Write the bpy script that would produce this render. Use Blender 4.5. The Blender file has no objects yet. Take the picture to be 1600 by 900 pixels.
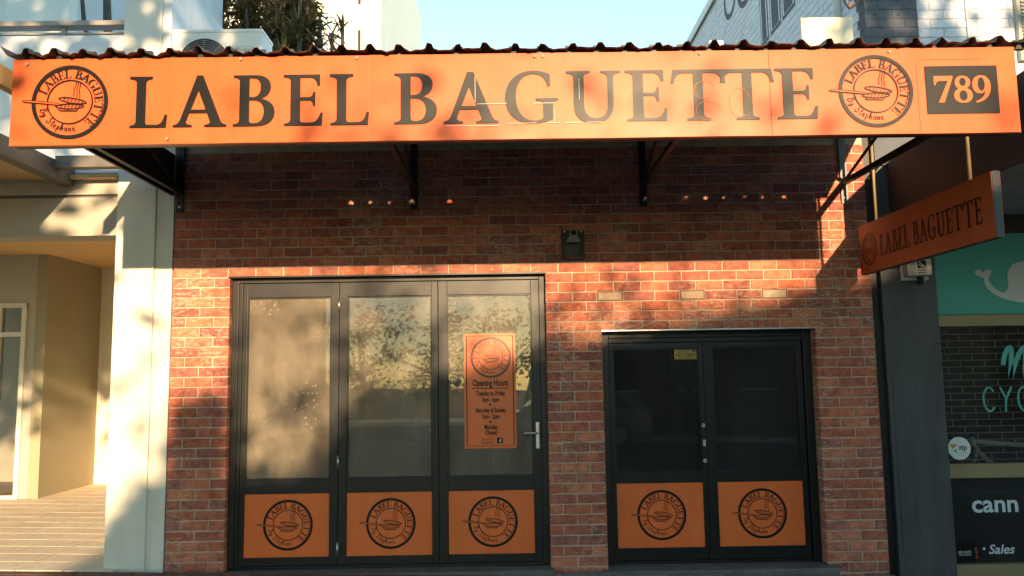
import bpy, bmesh, math, random
from mathutils import Vector, Matrix
from mathutils.geometry import tessellate_polygon

random.seed(7)
S = bpy.context.scene
C = S.collection
R = math.radians

# ------------------------------------------------------------------ camera
cam_d = bpy.data.cameras.new('camera')
cam = bpy.data.objects.new('camera', cam_d)
C.objects.link(cam)
cam_d.sensor_width = 36.0
cam_d.lens = 28.125
cam_d.clip_start = 0.05
cam_d.clip_end = 600
PITCH, ROLL, YAW = R(6.20), R(-0.90), R(0.42)
fw = Vector((math.sin(YAW) * math.cos(PITCH), math.cos(YAW) * math.cos(PITCH), math.sin(PITCH)))
r0 = Vector((math.cos(YAW), -math.sin(YAW), 0))
u0 = r0.cross(fw)
rt = r0 * math.cos(ROLL) + u0 * math.sin(ROLL)
up = -r0 * math.sin(ROLL) + u0 * math.cos(ROLL)
cm = Matrix.Identity(4)
for i in range(3):
    cm[i][0], cm[i][1], cm[i][2] = rt[i], up[i], -fw[i]
cm[0][3], cm[1][3], cm[2][3] = 0.0, -6.944, 1.6
cam.matrix_world = cm
S.camera = cam

# ------------------------------------------------------------------ sky and sun
SUN_TO = Vector((0.1667, -1.0, 0.2)).normalized()        # towards the sun: low, behind the viewer, a little right
ELEV = math.asin(SUN_TO.z)
w = bpy.data.worlds.new('World')
S.world = w
w.use_nodes = True
nt = w.node_tree
bg = nt.nodes['Background']
sky = nt.nodes.new('ShaderNodeTexSky')
sky.sky_type = 'NISHITA'
sky.sun_disc = False
sky.sun_elevation = ELEV
sky.sun_rotation = math.atan2(SUN_TO.x, SUN_TO.y)
sky.air_density = 1.0
sky.dust_density = 0.2
sky.ozone_density = 1.6
tint = nt.nodes.new('ShaderNodeMix')
tint.data_type = 'RGBA'
tint.blend_type = 'MULTIPLY'
tint.inputs[0].default_value = 1.0
tint.inputs[7].default_value = (.93, 1.09, 1.0, 1)
nt.links.new(sky.outputs[0], tint.inputs[6])
nt.links.new(tint.outputs[2], bg.inputs[0])
bg.inputs[1].default_value = 0.15

sd = bpy.data.lights.new('sun', 'SUN')
sd.energy = 3.1
sd.angle = R(0.53)
sd.color = (1.0, 0.69, 0.40)
sun = bpy.data.objects.new('sun', sd)
C.objects.link(sun)
sun.rotation_euler = SUN_TO.to_track_quat('Z', 'Y').to_euler()
sun.location = (8, -40, 12)

S.view_settings.view_transform = 'Standard'
S.view_settings.look = 'None'
S.view_settings.gamma = 1
S.view_settings.use_curve_mapping = False
S.view_settings.exposure = 1.85
S.cycles.max_bounces = 8
S.cycles.transparent_max_bounces = 16
S.cycles.use_denoising = True


# ------------------------------------------------------------------ helpers: objects
def link(o, parent=None):
    C.objects.link(o)
    if parent is not None:
        o.parent = parent
        if parent.type == 'EMPTY':
            o.matrix_parent_inverse = Matrix.Translation(-parent.location)
    return o


def tag(o, label=None, cat=None, group=None, kind=None):
    if label: o['label'] = label
    if cat: o['category'] = cat
    if group: o['group'] = group
    if kind: o['kind'] = kind
    return o


def thing(name, label, cat, loc=(0, 0, 0), group=None):
    o = bpy.data.objects.new(name, None)
    o.empty_display_size = 0.1
    o.location = loc
    C.objects.link(o)
    return tag(o, label, cat, group)


def gz(x):
    """street level: the footpath falls gently to the right"""
    return 0.03 - 0.026 * (x + 2.9)


class MB:
    def __init__(s):
        s.v, s.f, s.rnd = [], [], []

    def add(s, vs, fs, rnd=None):
        n = len(s.v)
        s.v += [tuple(p) for p in vs]
        s.f += [tuple(i + n for i in f) for f in fs]
        if rnd is not None:
            s.rnd += [rnd] * len(fs)
        return s

    def box(s, x0, x1, y0, y1, z0, z1, c=0.0, rnd=None):
        if c <= 0:
            vs = [(x, y, z) for x in (x0, x1) for y in (y0, y1) for z in (z0, z1)]
            return s.add(vs, [(0, 1, 3, 2), (4, 6, 7, 5), (0, 4, 5, 1), (2, 3, 7, 6), (0, 2, 6, 4), (1, 5, 7, 3)], rnd)
        bm = bmesh.new()
        bmesh.ops.create_cube(bm, size=1)
        for v in bm.verts:
            v.co = (x0 + (v.co.x + .5) * (x1 - x0), y0 + (v.co.y + .5) * (y1 - y0), z0 + (v.co.z + .5) * (z1 - z0))
        bmesh.ops.bevel(bm, geom=bm.edges[:], offset=min(c, .45 * min(x1 - x0, y1 - y0, z1 - z0)), segments=2, affect='EDGES', profile=.6)
        bm.verts.index_update()
        s.add([v.co for v in bm.verts], [[v.index for v in f.verts] for f in bm.faces], rnd)
        bm.free()
        return s

    def tube(s, pts, rad, n=8, cap=True):
        pts = [Vector(p) for p in pts]
        rr = rad if isinstance(rad, (list, tuple)) else [rad] * len(pts)
        vs, fs = [], []
        a = None
        for i, p in enumerate(pts):
            d = (pts[min(i + 1, len(pts) - 1)] - pts[max(i - 1, 0)]).normalized()
            if a is None:
                a = d.orthogonal().normalized()
            else:
                a = (a - d * a.dot(d))
                a = a.normalized() if a.length > 1e-6 else d.orthogonal().normalized()
            b = d.cross(a)
            for k in range(n):
                t = 2 * math.pi * k / n
                vs.append(p + (a * math.cos(t) + b * math.sin(t)) * rr[i])
        for i in range(len(pts) - 1):
            for k in range(n):
                fs.append((i * n + k, i * n + (k + 1) % n, (i + 1) * n + (k + 1) % n, (i + 1) * n + k))
        if cap:
            fs.append(tuple(range(n - 1, -1, -1)))
            m = (len(pts) - 1) * n
            fs.append(tuple(range(m, m + n)))
        return s.add(vs, fs)

    def prism(s, pts2, axis, a, b):
        """extrude a 2-D outline along an axis: 'x' -> (y,z), 'y' -> (x,z), 'z' -> (x,y)"""
        def P(p, t):
            return {'x': (t, p[0], p[1]), 'y': (p[0], t, p[1]), 'z': (p[0], p[1], t)}[axis]
        n = len(pts2)
        vs = [P(p, a) for p in pts2] + [P(p, b) for p in pts2]
        fs = [(i, (i + 1) % n, n + (i + 1) % n, n + i) for i in range(n)]
        tr = tessellate_polygon([[Vector((p[0], p[1], 0)) for p in pts2]])
        fs += [tuple(t) for t in tr] + [tuple(n + i for i in t) for t in tr]
        return s.add(vs, fs)

    def build(s, name, mat, parent=None, smooth=False, bevel=0.0):
        me = bpy.data.meshes.new(name)
        me.from_pydata(s.v, [], s.f)
        if s.rnd:
            at = me.attributes.new('rnd', 'FLOAT', 'FACE')
            at.data.foreach_set('value', s.rnd)
        bm = bmesh.new()
        bm.from_mesh(me)
        bmesh.ops.recalc_face_normals(bm, faces=bm.faces[:])
        bm.to_mesh(me)
        bm.free()
        if smooth:
            me.polygons.foreach_set('use_smooth', [True] * len(me.polygons))
        me.materials.append(mat)
        o = bpy.data.objects.new(name, me)
        link(o, parent)
        if bevel > 0:
            m = o.modifiers.new('edge', 'BEVEL')
            m.width = bevel
            m.segments = 2
            m.limit_method = 'ANGLE'
        return o


def bx(name, mat, parent, *dims, c=0.0):
    return MB().box(*dims, c=c).build(name, mat, parent)


# ------------------------------------------------------------------ helpers: materials
def nodes_of(name):
    m = bpy.data.materials.new(name)
    m.use_nodes = True
    t = m.node_tree
    return m, t, t.nodes['Principled BSDF'], (lambda k: t.nodes.new('ShaderNode' + k)), t.links.new


def ramp(N, stops, interp='LINEAR'):
    r = N('ValToRGB')
    r.color_ramp.interpolation = interp
    e = r.color_ramp.elements
    while len(e) < len(stops):
        e.new(.5)
    for i, (p, c) in enumerate(stops):
        e[i].position = p
        e[i].color = (*c, 1) if len(c) == 3 else c
    return r


def mixc(N, L, fac, a, b, mode='MIX'):
    m = N('Mix')
    m.data_type = 'RGBA'
    m.blend_type = mode
    for sock, v in ((0, fac), (6, a), (7, b)):
        if hasattr(v, 'is_output') or hasattr(v, 'links'):
            L(v, m.inputs[sock])
        else:
            m.inputs[sock].default_value = (*v, 1) if isinstance(v, (tuple, list)) else v
    return m.outputs[2]


def noise(N, L, vec, scale, detail=4, rough=.55):
    n = N('TexNoise')
    n.inputs['Scale'].default_value = scale
    n.inputs['Detail'].default_value = detail
    n.inputs['Roughness'].default_value = rough
    if vec is not None:
        L(vec, n.inputs['Vector'])
    return n.outputs['Fac']


def bump(N, L, h, strength, dist, target):
    b = N('Bump')
    b.inputs['Strength'].default_value = strength
    b.inputs['Distance'].default_value = dist
    L(h, b.inputs['Height'])
    L(b.outputs[0], target.inputs['Normal'])


def mat(name, col, rough=.6, var=.12, scale=3.0, fine=60.0, bmp=.15, metal=0.0, dirt=None, dirt_amt=.0, spec=.5, coat=0.0, rvar=.1, streak=0.0):
    """painted / plain surface: base colour with broad and fine variation, stains, relief"""
    m, t, p, N, L = nodes_of(name)
    g = N('NewGeometry').outputs['Position']
    n1 = noise(N, L, g, scale, 5)
    n2 = noise(N, L, g, fine, 3)
    lo = tuple(max(0, c * (1 - var)) for c in col)
    hi = tuple(min(1, c * (1 + var)) for c in col)
    r1 = ramp(N, [(.3, lo), (.7, hi)])
    L(n1, r1.inputs[0])
    c = mixc(N, L, .10, r1.outputs[0], n2, 'OVERLAY')
    if dirt is not None:
        n3 = noise(N, L, g, scale * 2.3, 8, .7)
        r3 = ramp(N, [(.48, (0, 0, 0)), (.72, (dirt_amt,) * 3)])
        L(n3, r3.inputs[0])
        c = mixc(N, L, r3.outputs[0], c, dirt)
    if streak:
        mp = N('Mapping')
        mp.inputs['Scale'].default_value = (4.0, 4.0, .5)
        L(g, mp.inputs[0])
        n4 = noise(N, L, mp.outputs[0], 1.6, 7, .68)
        r4 = ramp(N, [(.40, (1 - streak,) * 3), (.58, (1, 1, 1))])
        L(n4, r4.inputs[0])
        c = mixc(N, L, 1.0, c, r4.outputs[0], 'MULTIPLY')
    L(c, p.inputs['Base Color'])
    rr = N('MapRange')
    rr.inputs[3].default_value = max(.03, rough - rvar)
    rr.inputs[4].default_value = min(1, rough + rvar)
    L(n1, rr.inputs[0])
    L(rr.outputs[0], p.inputs['Roughness'])
    p.inputs['Metallic'].default_value = metal
    p.inputs['Specular IOR Level'].default_value = spec
    p.inputs['Coat Weight'].default_value = coat
    if bmp:
        bump(N, L, n2, bmp, .004, p)
    return m


def brick_mat(name, cols, smear=.55, dark=.5, smear_col=(.50, .42, .33), grain=True):
    """single bricks: colour by brick, mottling, sooty patches and smears of old mortar"""
    m, t, p, N, L = nodes_of(name)
    g = N('NewGeometry').outputs['Position']
    oi = N('ObjectInfo').outputs['Random']
    at = N('Attribute')
    at.attribute_name = 'rnd'
    ad = N('Math'); ad.operation = 'ADD'
    L(oi, ad.inputs[0]); L(at.outputs['Fac'], ad.inputs[1])
    fr = N('Math'); fr.operation = 'FRACT'
    L(ad.outputs[0], fr.inputs[0])
    k = len(cols)
    r = ramp(N, [(i / k, c) for i, c in enumerate(cols)], 'CONSTANT')
    L(fr.outputs[0], r.inputs[0])
    c = r.outputs[0]
    off = N('Combine' + 'XYZ')
    ml = N('Math'); ml.operation = 'MULTIPLY'; ml.inputs[1].default_value = 31.7
    L(fr.outputs[0], ml.inputs[0]); L(ml.outputs[0], off.inputs[1])
    va = N('VectorMath'); L(g, va.inputs[0]); L(off.outputs[0], va.inputs[1])
    v = va.outputs[0]
    n1 = noise(N, L, v, 14, 6, .65)
    r1 = ramp(N, [(.3, (1 - dark,) * 3), (.65, (1.12,) * 3)])
    L(n1, r1.inputs[0])
    c = mixc(N, L, 1.0, c, r1.outputs[0], 'MULTIPLY')
    n2 = noise(N, L, v, 150, 2, .6)
    r2 = ramp(N, [(.35, (.75,) * 3), (.7, (1.2,) * 3)])
    L(n2, r2.inputs[0])
    c = mixc(N, L, .7, c, r2.outputs[0], 'MULTIPLY')
    if smear:
        sc = N('Mapping'); sc.inputs['Scale'].default_value = (1.0, 1.0, 2.6)
        L(v, sc.inputs[0])
        n3 = noise(N, L, sc.outputs[0], 20, 10, .82)
        n3b = noise(N, L, g, 1.3, 3, .5)
        a2 = N('Math'); a2.operation = 'MULTIPLY_ADD'; a2.inputs[1].default_value = .42
        L(n3b, a2.inputs[0]); L(n3, a2.inputs[2])
        r3 = ramp(N, [(.755, (0, 0, 0)), (.85, (smear,) * 3)])
        L(a2.outputs[0], r3.inputs[0])
        c = mixc(N, L, r3.outputs[0], c, smear_col)
        # pale grit specks
        vo = N('TexVoronoi'); vo.inputs['Scale'].default_value = 60
        L(g, vo.inputs['Vector'])
        r4 = ramp(N, [(.0, (.6,) * 3), (.09, (.0,) * 3)])
        L(vo.outputs['Distance'], r4.inputs[0])
        c = mixc(N, L, r4.outputs[0], c, smear_col)
    L(c, p.inputs['Base Color'])
    p.inputs['Roughness'].default_value = .85
    p.inputs['Specular IOR Level'].default_value = .25
    bump(N, L, n2, .35, .006, p)
    return m


def glass_mat(name, tint, dust, dust_amt, smear_scale=2.0, ior=1.5, spots=.0):
    """window pane: tinted, mirror-like at a glance, with a film of dust and wiped smears"""
    m, t, p, N, L = nodes_of(name)
    t.nodes.remove(p)
    out = t.nodes['Material Output']
    tr = N('BsdfTransparent'); tr.inputs[0].default_value = (*tint, 1)
    gl = N('BsdfGlossy'); gl.inputs['Roughness'].default_value = .015
    fr = N('Fresnel'); fr.inputs[0].default_value = ior
    mx = N('MixShader')
    L(fr.outputs[0], mx.inputs[0]); L(tr.outputs[0], mx.inputs[1]); L(gl.outputs[0], mx.inputs[2])
    g = N('NewGeometry').outputs['Position']
    mp = N('Mapping'); mp.inputs['Rotation'].default_value = (0, .7, 0); mp.inputs['Scale'].default_value = (1.7, 1, .6)
    L(g, mp.inputs[0])
    n1 = noise(N, L, mp.outputs[0], smear_scale, 7, .62)
    n2 = noise(N, L, g, smear_scale * 9, 5, .7)
    md = N('Math'); md.operation = 'MULTIPLY_ADD'; md.inputs[1].default_value = .35
    L(n2, md.inputs[0]); L(n1, md.inputs[2])
    r = ramp(N, [(.42, (dust_amt * .30,) * 3), (.62, (dust_amt * .6,) * 3), (.86, (dust_amt,) * 3)])
    L(md.outputs[0], r.inputs[0])
    df = N('BsdfDiffuse'); df.inputs[0].default_value = (*dust, 1)
    m2 = N('MixShader')
    fac = r.outputs[0]
    if spots:
        vo = N('TexVoronoi'); vo.inputs['Scale'].default_value = 22
        L(g, vo.inputs['Vector'])
        r4 = ramp(N, [(.10, (spots,) * 3), (.38, (0, 0, 0))])
        L(vo.outputs['Distance'], r4.inputs[0])
        n5 = noise(N, L, g, 2.1, 3, .6)
        r5 = ramp(N, [(.56, (0, 0, 0)), (.66, (1, 1, 1))])
        L(n5, r5.inputs[0])
        sp = mixc(N, L, 1.0, r4.outputs[0], r5.outputs[0], 'MULTIPLY')
        fac = mixc(N, L, 1.0, fac, sp, 'ADD')
    L(fac, m2.inputs[0]); L(mx.outputs[0], m2.inputs[1]); L(df.outputs[0], m2.inputs[2])
    L(m2.outputs[0], out.inputs[0])
    return m


def emit_mat(name, col, strength):
    m, t, p, N, L = nodes_of(name)
    p.inputs['Base Color'].default_value = (.8, .8, .8, 1)
    p.inputs['Emission Color'].default_value = (*col, 1)
    p.inputs['Emission Strength'].default_value = strength
    return m


def leaf_mat(name, c1, c2, trans=.35):
    m, t, p, N, L = nodes_of(name)
    out = t.nodes['Material Output']
    g = N('NewGeometry')
    n1 = noise(N, L, g.outputs['Position'], 2.2, 3)
    r = ramp(N, [(.3, c1), (.7, c2)])
    L(n1, r.inputs[0])
    c = mixc(N, L, .25, r.outputs[0], g.outputs['Random Per Island'], 'OVERLAY')
    L(c, p.inputs['Base Color'])
    p.inputs['Roughness'].default_value = .55
    tl = N('BsdfTranslucent')
    L(c, tl.inputs[0])
    mx = N('MixShader'); mx.inputs[0].default_value = trans
    L(p.outputs[0], mx.inputs[1]); L(tl.outputs[0], mx.inputs[2]); L(mx.outputs[0], out.inputs[0])
    return m


M = {}
M['brick'] = brick_mat('red_brick', [(0.530, 0.155, 0.090), (0.435, 0.129, 0.083), (0.579, 0.184, 0.106), (0.362, 0.115, 0.083),
                                     (0.495, 0.155, 0.101), (0.627, 0.213, 0.119), (0.446, 0.140, 0.094), (0.555, 0.162, 0.090),
                                     (0.398, 0.139, 0.103), (0.506, 0.140, 0.078)], smear=.60, smear_col=(.60, .50, .39))
M['mortar'] = mat('lime_mortar', (.50, .41, .31), .9, .22, 6, 90, .6, dirt=(.30, .19, .13), dirt_amt=.75)
M['vent'] = mat('vent_plaster', (.44, .33, .23), .85, .2, 9, 60, .3, dirt=(.28, .20, .14), dirt_amt=.6)
M['render'] = mat('old_render_band', (.20, .16, .13), .9, .25, 5, 70, .5)
M['orange'] = mat('orange_vinyl', (.60, .108, .027), .40, .07, 1.6, 160, .03, rvar=.07, spec=.26, streak=.12, dirt=(.42, .16, .07), dirt_amt=.25)
M['orange2'] = mat('orange_board', (.84, .158, .027), .42, .05, 2.0, 160, .03, rvar=.06, streak=.07)
M['orange3'] = mat('orange_board_dark', (.34, .062, .016), .45, .08, 2.0, 160, .03, rvar=.06, streak=.12)  # darker, redder orange for the hanging sign
M['ink'] = mat('black_ink', (.007, .007, .007), .38, .1, 2, 90, .02, rvar=.06, spec=.22)
M['ink_glare'] = mat('glare_ink', (.10, .025, .010), .42, .1, 2, 90, .02, rvar=.06)  # black ink browned, the poster's glare put into the colour
M['alu'] = mat('black_frame', (.003, .003, .003), .45, .25, 2.5, 120, .03, rvar=.04, spec=.45, dirt=(.05, .045, .04), dirt_amt=.05)
M['alu2'] = mat('black_frame_worn', (.003, .003, .003), .42, .25, 3, 120, .05, rvar=.06, spec=.38, dirt=(.07, .065, .06), dirt_amt=.12)
M['steel'] = mat('brushed_steel', (.55, .53, .50), .35, .08, 9, 200, .05, metal=.9)
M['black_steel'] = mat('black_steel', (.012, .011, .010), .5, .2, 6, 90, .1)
M['grey_steel'] = mat('grey_steel', (.22, .21, .19), .55, .15, 6, 90, .1)
M['grille'] = mat('grille_steel', (.48, .46, .42), .5, .12, 6, 90, .05)
M['roof'] = mat('roof_sheet', (.045, .035, .028), .6, .3, 3, 60, .15, dirt=(.18, .07, .03), dirt_amt=.4)
M['cream'] = mat('cream_paint', (.74, .70, .60), .7, .05, 1.6, 50, .2, dirt=(.42, .37, .30), dirt_amt=.22, streak=.05)
M['white'] = mat('white_paint', (.72, .73, .74), .65, .05, 1.6, 50, .2, dirt=(.40, .39, .36), dirt_amt=.22, streak=.05)
M['grey_wall'] = mat('grey_beige_paint', (.42, .40, .34), .7, .05, 1.4, 60, .1)
M['olive'] = mat('olive_paint', (.34, .305, .20), .75, .05, 1.2, 60, .1)
M['tan'] = mat('tan_soffit', (.62, .42, .19), .75, .06, 1.3, 60, .08)
M['bronze'] = mat('bronze_steel', (.13, .115, .095), .5, .15, 3, 60, .1)
M['tile'] = brick_mat('beige_tile', [(.70, .61, .47), (.66, .57, .44), (.72, .63, .48), (.68, .59, .46)], smear=0, dark=.12)
M['grout2'] = mat('pale_grout', (.36, .30, .22), .9, .15, 5, 80, .2)
M['grout'] = mat('grout', (.10, .085, .068), .9, .15, 5, 80, .2)
M['paver'] = brick_mat('brown_paver', [(.15, .085, .060), (.18, .105, .075), (.13, .075, .055), (.165, .10, .08)], smear=0, dark=.3)
M['stone'] = mat('dark_stone', (.115, .11, .10), .75, .25, 5, 60, .4, dirt=(.28, .26, .22), dirt_amt=.35)
M['rail'] = mat('rail_metal', (.36, .31, .25), .45, .1, 4, 80, .05, metal=.3)
M['acwhite'] = mat('white_enamel', (.78, .76, .70), .4, .03, 3, 60, .03, dirt=(.35, .18, .08), dirt_amt=.10)
M['acgrey'] = mat('grey_plastic', (.30, .30, .29), .5, .05, 3, 60, .03)
M['dark'] = mat('dark_interior', (.03, .028, .026), .8, .2, 2, 40, .05)
M['room'] = mat('shop_interior_paint', (.20, .15, .11), .8, .12, 1.2, 40, .05)
M['wood'] = mat('brown_timber', (.19, .085, .042), .6, .2, 4, 60, .1)
M['charcoal'] = mat('charcoal_paint', (.060, .065, .068), .55, .10, 1.6, 60, .12, dirt=(.14, .13, .12), dirt_amt=.25, streak=.25)
M['teal'] = mat('teal_panel', (.055, .30, .25), .5, .05, 1.5, 80, .03)
M['teal_ink'] = mat('teal_ink', (.08, .37, .33), .5, .04, 2, 80, .02)
M['whale'] = mat('pale_vinyl', (.52, .50, .46), .5, .04, 2, 80, .02)
M['white_ink'] = mat('white_ink', (.62, .63, .64), .5, .04, 2, 80, .02)
M['brass'] = mat('tan_frame', (.27, .20, .10), .5, .1, 3, 80, .05)
M['cheek'] = mat('dark_fascia', (.060, .052, .046), .6, .15, 1.5, 60, .06)
M['ribbed'] = mat('soffit_lining', (.40, .385, .36), .7, .06, 2, 60, .05)
M['white_brick'] = brick_mat('white_painted_brick', [(.66, .68, .72), (.69, .71, .75), (.64, .66, .70), (.70, .71, .74)], smear=0, dark=.10)
M['grey_brick'] = brick_mat('grey_painted_brick', [(.115, .125, .145), (.122, .132, .152), (.11, .12, .14)], smear=0, dark=.12)
M['joint_w'] = mat('painted_joint', (.46, .48, .52), .8, .08, 4, 60, .2)
M['joint_g'] = mat('painted_joint_grey', (.10, .11, .125), .8, .1, 4, 60, .2)
M['line_w'] = mat('white_line_paint', (.74, .75, .78), .7, .04, 3, 60, .1)
M['glassL'] = glass_mat('dusty_glass', (.55, .53, .48), (.62, .54, .42), .29, 1.3, 1.5, .22)
M['glassR'] = glass_mat('door_glass', (.40, .40, .39), (.40, .39, .37), .07, 2.4, 1.5)
M['glassS'] = glass_mat('shop_glass', (.80, .80, .78), (.55, .50, .42), .03, 2.0, 1.5)
M['lamp'] = emit_mat('ceiling_light', (1, .97, .9), 6.0)
M['bark'] = mat('bark', (.10, .075, .055), .9, .3, 8, 60, .6)
M['stem'] = mat('pale_stem', (.13, .115, .095), .85, .25, 8, 60, .4)
M['leafD'] = leaf_mat('leaf_dark', (.030, .045, .016), (.075, .085, .028))
M['leafO'] = leaf_mat('leaf_olive', (.09, .072, .030), (.30, .22, .10), .3)  # olive paled, sunlight put into the leaf colour
M['asphalt'] = mat('asphalt', (.05, .05, .05), .85, .15, 2, 90, .5)
M['concrete'] = mat('concrete', (.33, .31, .28), .85, .12, 2, 70, .3)
M['lawn'] = mat('lawn', (.045, .060, .022), .9, .25, 2, 60, .5)
M['house'] = mat('brown_brick_wall', (.15, .095, .07), .8, .08, 1, 40, .2)
M['tileroof'] = mat('roof_tiles', (.16, .075, .05), .8, .2, 3, 40, .3)
M['paper'] = mat('sticker_white', (.70, .70, .72), .5, .03, 4, 80, .02)
M['yellow'] = mat('sticker_yellow', (.46, .29, .055), .5, .06, 4, 80, .02)
M['bikewhite'] = mat('white_frame_paint', (.60, .60, .60), .3, .04, 4, 80, .02)
M['rubber'] = mat('rubber', (.02, .02, .02), .8, .1, 6, 80, .1)
M['red'] = mat('red_orange_plastic', (.75, .12, .03), .35, .06, 6, 80, .02)
M['green'] = mat('sticker_green', (.05, .30, .14), .5, .05, 6, 80, .02)
M['rust'] = mat('rusty_metal', (.26, .10, .035), .85, .35, 9, 60, .5)
M['cable'] = mat('black_cable', (.03, .03, .03), .6, .1, 9, 60, .1)
M['zinc'] = mat('cream_sheet_metal', (.74, .68, .50), .45, .05, 1.5, 60, .05)
M['carpaint'] = mat('silver_car_paint', (.42, .43, .45), .25, .03, 2, 80, .0, metal=.6, coat=.6)


# ------------------------------------------------------------------ helpers: lettering
def bez(path, n=8):
    """'M x y L x y C x1 y1 x2 y2 x y' -> list of points"""
    tok = path.split()
    pts, i, cur = [], 0, (0, 0)
    cmd = None
    while i < len(tok):
        if tok[i] in 'MLC':
            cmd = tok[i]
            i += 1
        if cmd in 'ML':
            cur = (float(tok[i]), float(tok[i + 1]))
            pts.append(cur)
            i += 2
        else:
            q = [float(t) for t in tok[i:i + 6]]
            i += 6
            a, b, c, d = cur, q[0:2], q[2:4], q[4:6]
            for k in range(1, n + 1):
                t = k / n
                pts.append(tuple((1 - t) ** 3 * a[j] + 3 * t * (1 - t) ** 2 * b[j] + 3 * t * t * (1 - t) * c[j] + t ** 3 * d[j] for j in (0, 1)))
            cur = tuple(d)
    return pts


def ell(cx, cy, rx, ry, n=24, a0=0, a1=360):
    k = n if a1 - a0 == 360 else n + 1
    return [(cx + rx * math.cos(R(a0 + (a1 - a0) * i / n)), cy + ry * math.sin(R(a0 + (a1 - a0) * i / n))) for i in range(k)]


GL = {
    'L': (77, ['M 0 100 L 46 100 46 95.5 C 37 94 33 93 33 86 L 33 13 C 33 7 35 5.5 42 5.5 L 55 5.5 C 65 5.5 69 12 72 25 L 77 25 75 0 2 0 2 4 C 11 5.5 14 7 14 13 L 14 86 C 14 93 10 94 0 95.5']),
    'A': (104, ['M 45 101 L 57 101 92 13 C 94 8 97 5.5 104 4 L 104 0 61 0 61 4 C 70 5 73 7 71 12 L 65.5 27 31 27 26 13 C 24 7 27 5 37 4 L 37 0 0 0 0 4 C 8 5.5 11 8 14 15', 'M 34 34 L 62.5 34 48.5 71']),
    'B': (80, ['M 0 100 L 42 100 C 62 100 72 91 72 77 C 72 64 63 57 53 54 C 68 51 80 43 80 28 C 80 10 66 0 44 0 L 0 0 0 4 C 9 5.5 12 7 12 13 L 12 86 C 12 93 9 94.5 0 96', 'M 31 94 L 38 94 C 47 94 52.5 88 52.5 76 C 52.5 63 46 57 37 57 L 31 57', 'M 31 50.5 L 39 50.5 C 51 50.5 59 43 59 28 C 59 14 52 6 40 6 C 34 6 31 7 31 13']),
    'E': (77, ['M 0 100 L 71 100 71 78 66 78 C 64 89 60 94 50 94 L 33 94 33 55.5 48 55.5 C 55 55.5 57 59 58 66 L 62 66 62 38 58 38 C 57 46 55 49 48 49 L 33 49 33 13 C 33 7 35 6 42 6 L 53 6 C 64 6 68 12 72 25 L 77 25 75 0 2 0 2 4 C 11 5.5 14 7 14 13 L 14 86 C 14 93 10 94 0 95.5']),
    'G': (103, ['M 87 94 C 76 100 66 102 54 102 C 22 102 0 80 0 49 C 0 18 20 -2 54 -2 C 68 -2 82 2 92 7 L 92 34 C 92 40 94 42 102 43.5 L 102 47.5 59 47.5 59 43.5 C 70 42 73 40 73 34 L 73 9 C 67 5 62 4 56 4 C 34 4 21 22 21 50 C 21 78 34 95.5 54 95.5 C 70 95.5 78 87 82 71 L 87 71']),
    'U': (104, ['M 0 100 L 46 100 46 96 C 37 94.5 33.5 93 33.5 86 L 33.5 36 C 33.5 15 42 7 56 7 C 72 7 79 17 79 37 L 79 84 C 79 92 76 94.5 66 96 L 66 100 104 100 104 96 C 94 94.5 90 92 90 84 L 90 37 C 90 10 76 -2 52 -2 C 28 -2 14 8 14 34 L 14 86 C 14 93 10 94.5 0 96']),
    'T': (110, ['M 5 100 L 105 100 110 73 104 73 C 100 87 95 93 84 93 L 64.5 93 64.5 13 C 64.5 7 68 5.5 78 4 L 78 0 31 0 31 4 C 41 5.5 45.5 7 45.5 13 L 45.5 93 26 93 C 15 93 10 87 6 73 L 0 73']),
    '7': (74, ['M 0 101 L 74 101 74 94 36 0 14 0 54 82 24 82 C 13 82 9 78 6 66 L 0 66']),
    '8': (72, ['M 36 101 C 54 101 66 91 66 77 C 66 66 59 58 50 54 C 62 49 72 41 72 27 C 72 10 57 -2 36 -2 C 14 -2 0 9 0 26 C 0 39 8 47 19 52 C 11 57 6 64 6 75 C 6 91 18 101 36 101'], ),
    '9': (72, ['M 35 102 C 58 102 72 86 72 60 C 72 24 46 2 12 -2 L 11 4 C 34 10 48 26 49 41 C 43 36 36 33 28 33 C 11 33 0 47 0 66 C 0 88 14 102 35 102']),
}
HOLES = {'8': [ell(36, 77.5, 13, 16), ell(36, 25.5, 16, 20)], '9': [ell(35, 68, 14, 26)]}


def glyph(ch):
    wd, paths = GL[ch]
    cs = [bez(p) for p in paths]
    return wd, [cs[0]] + cs[1:] + HOLES.get(ch, [])


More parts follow.
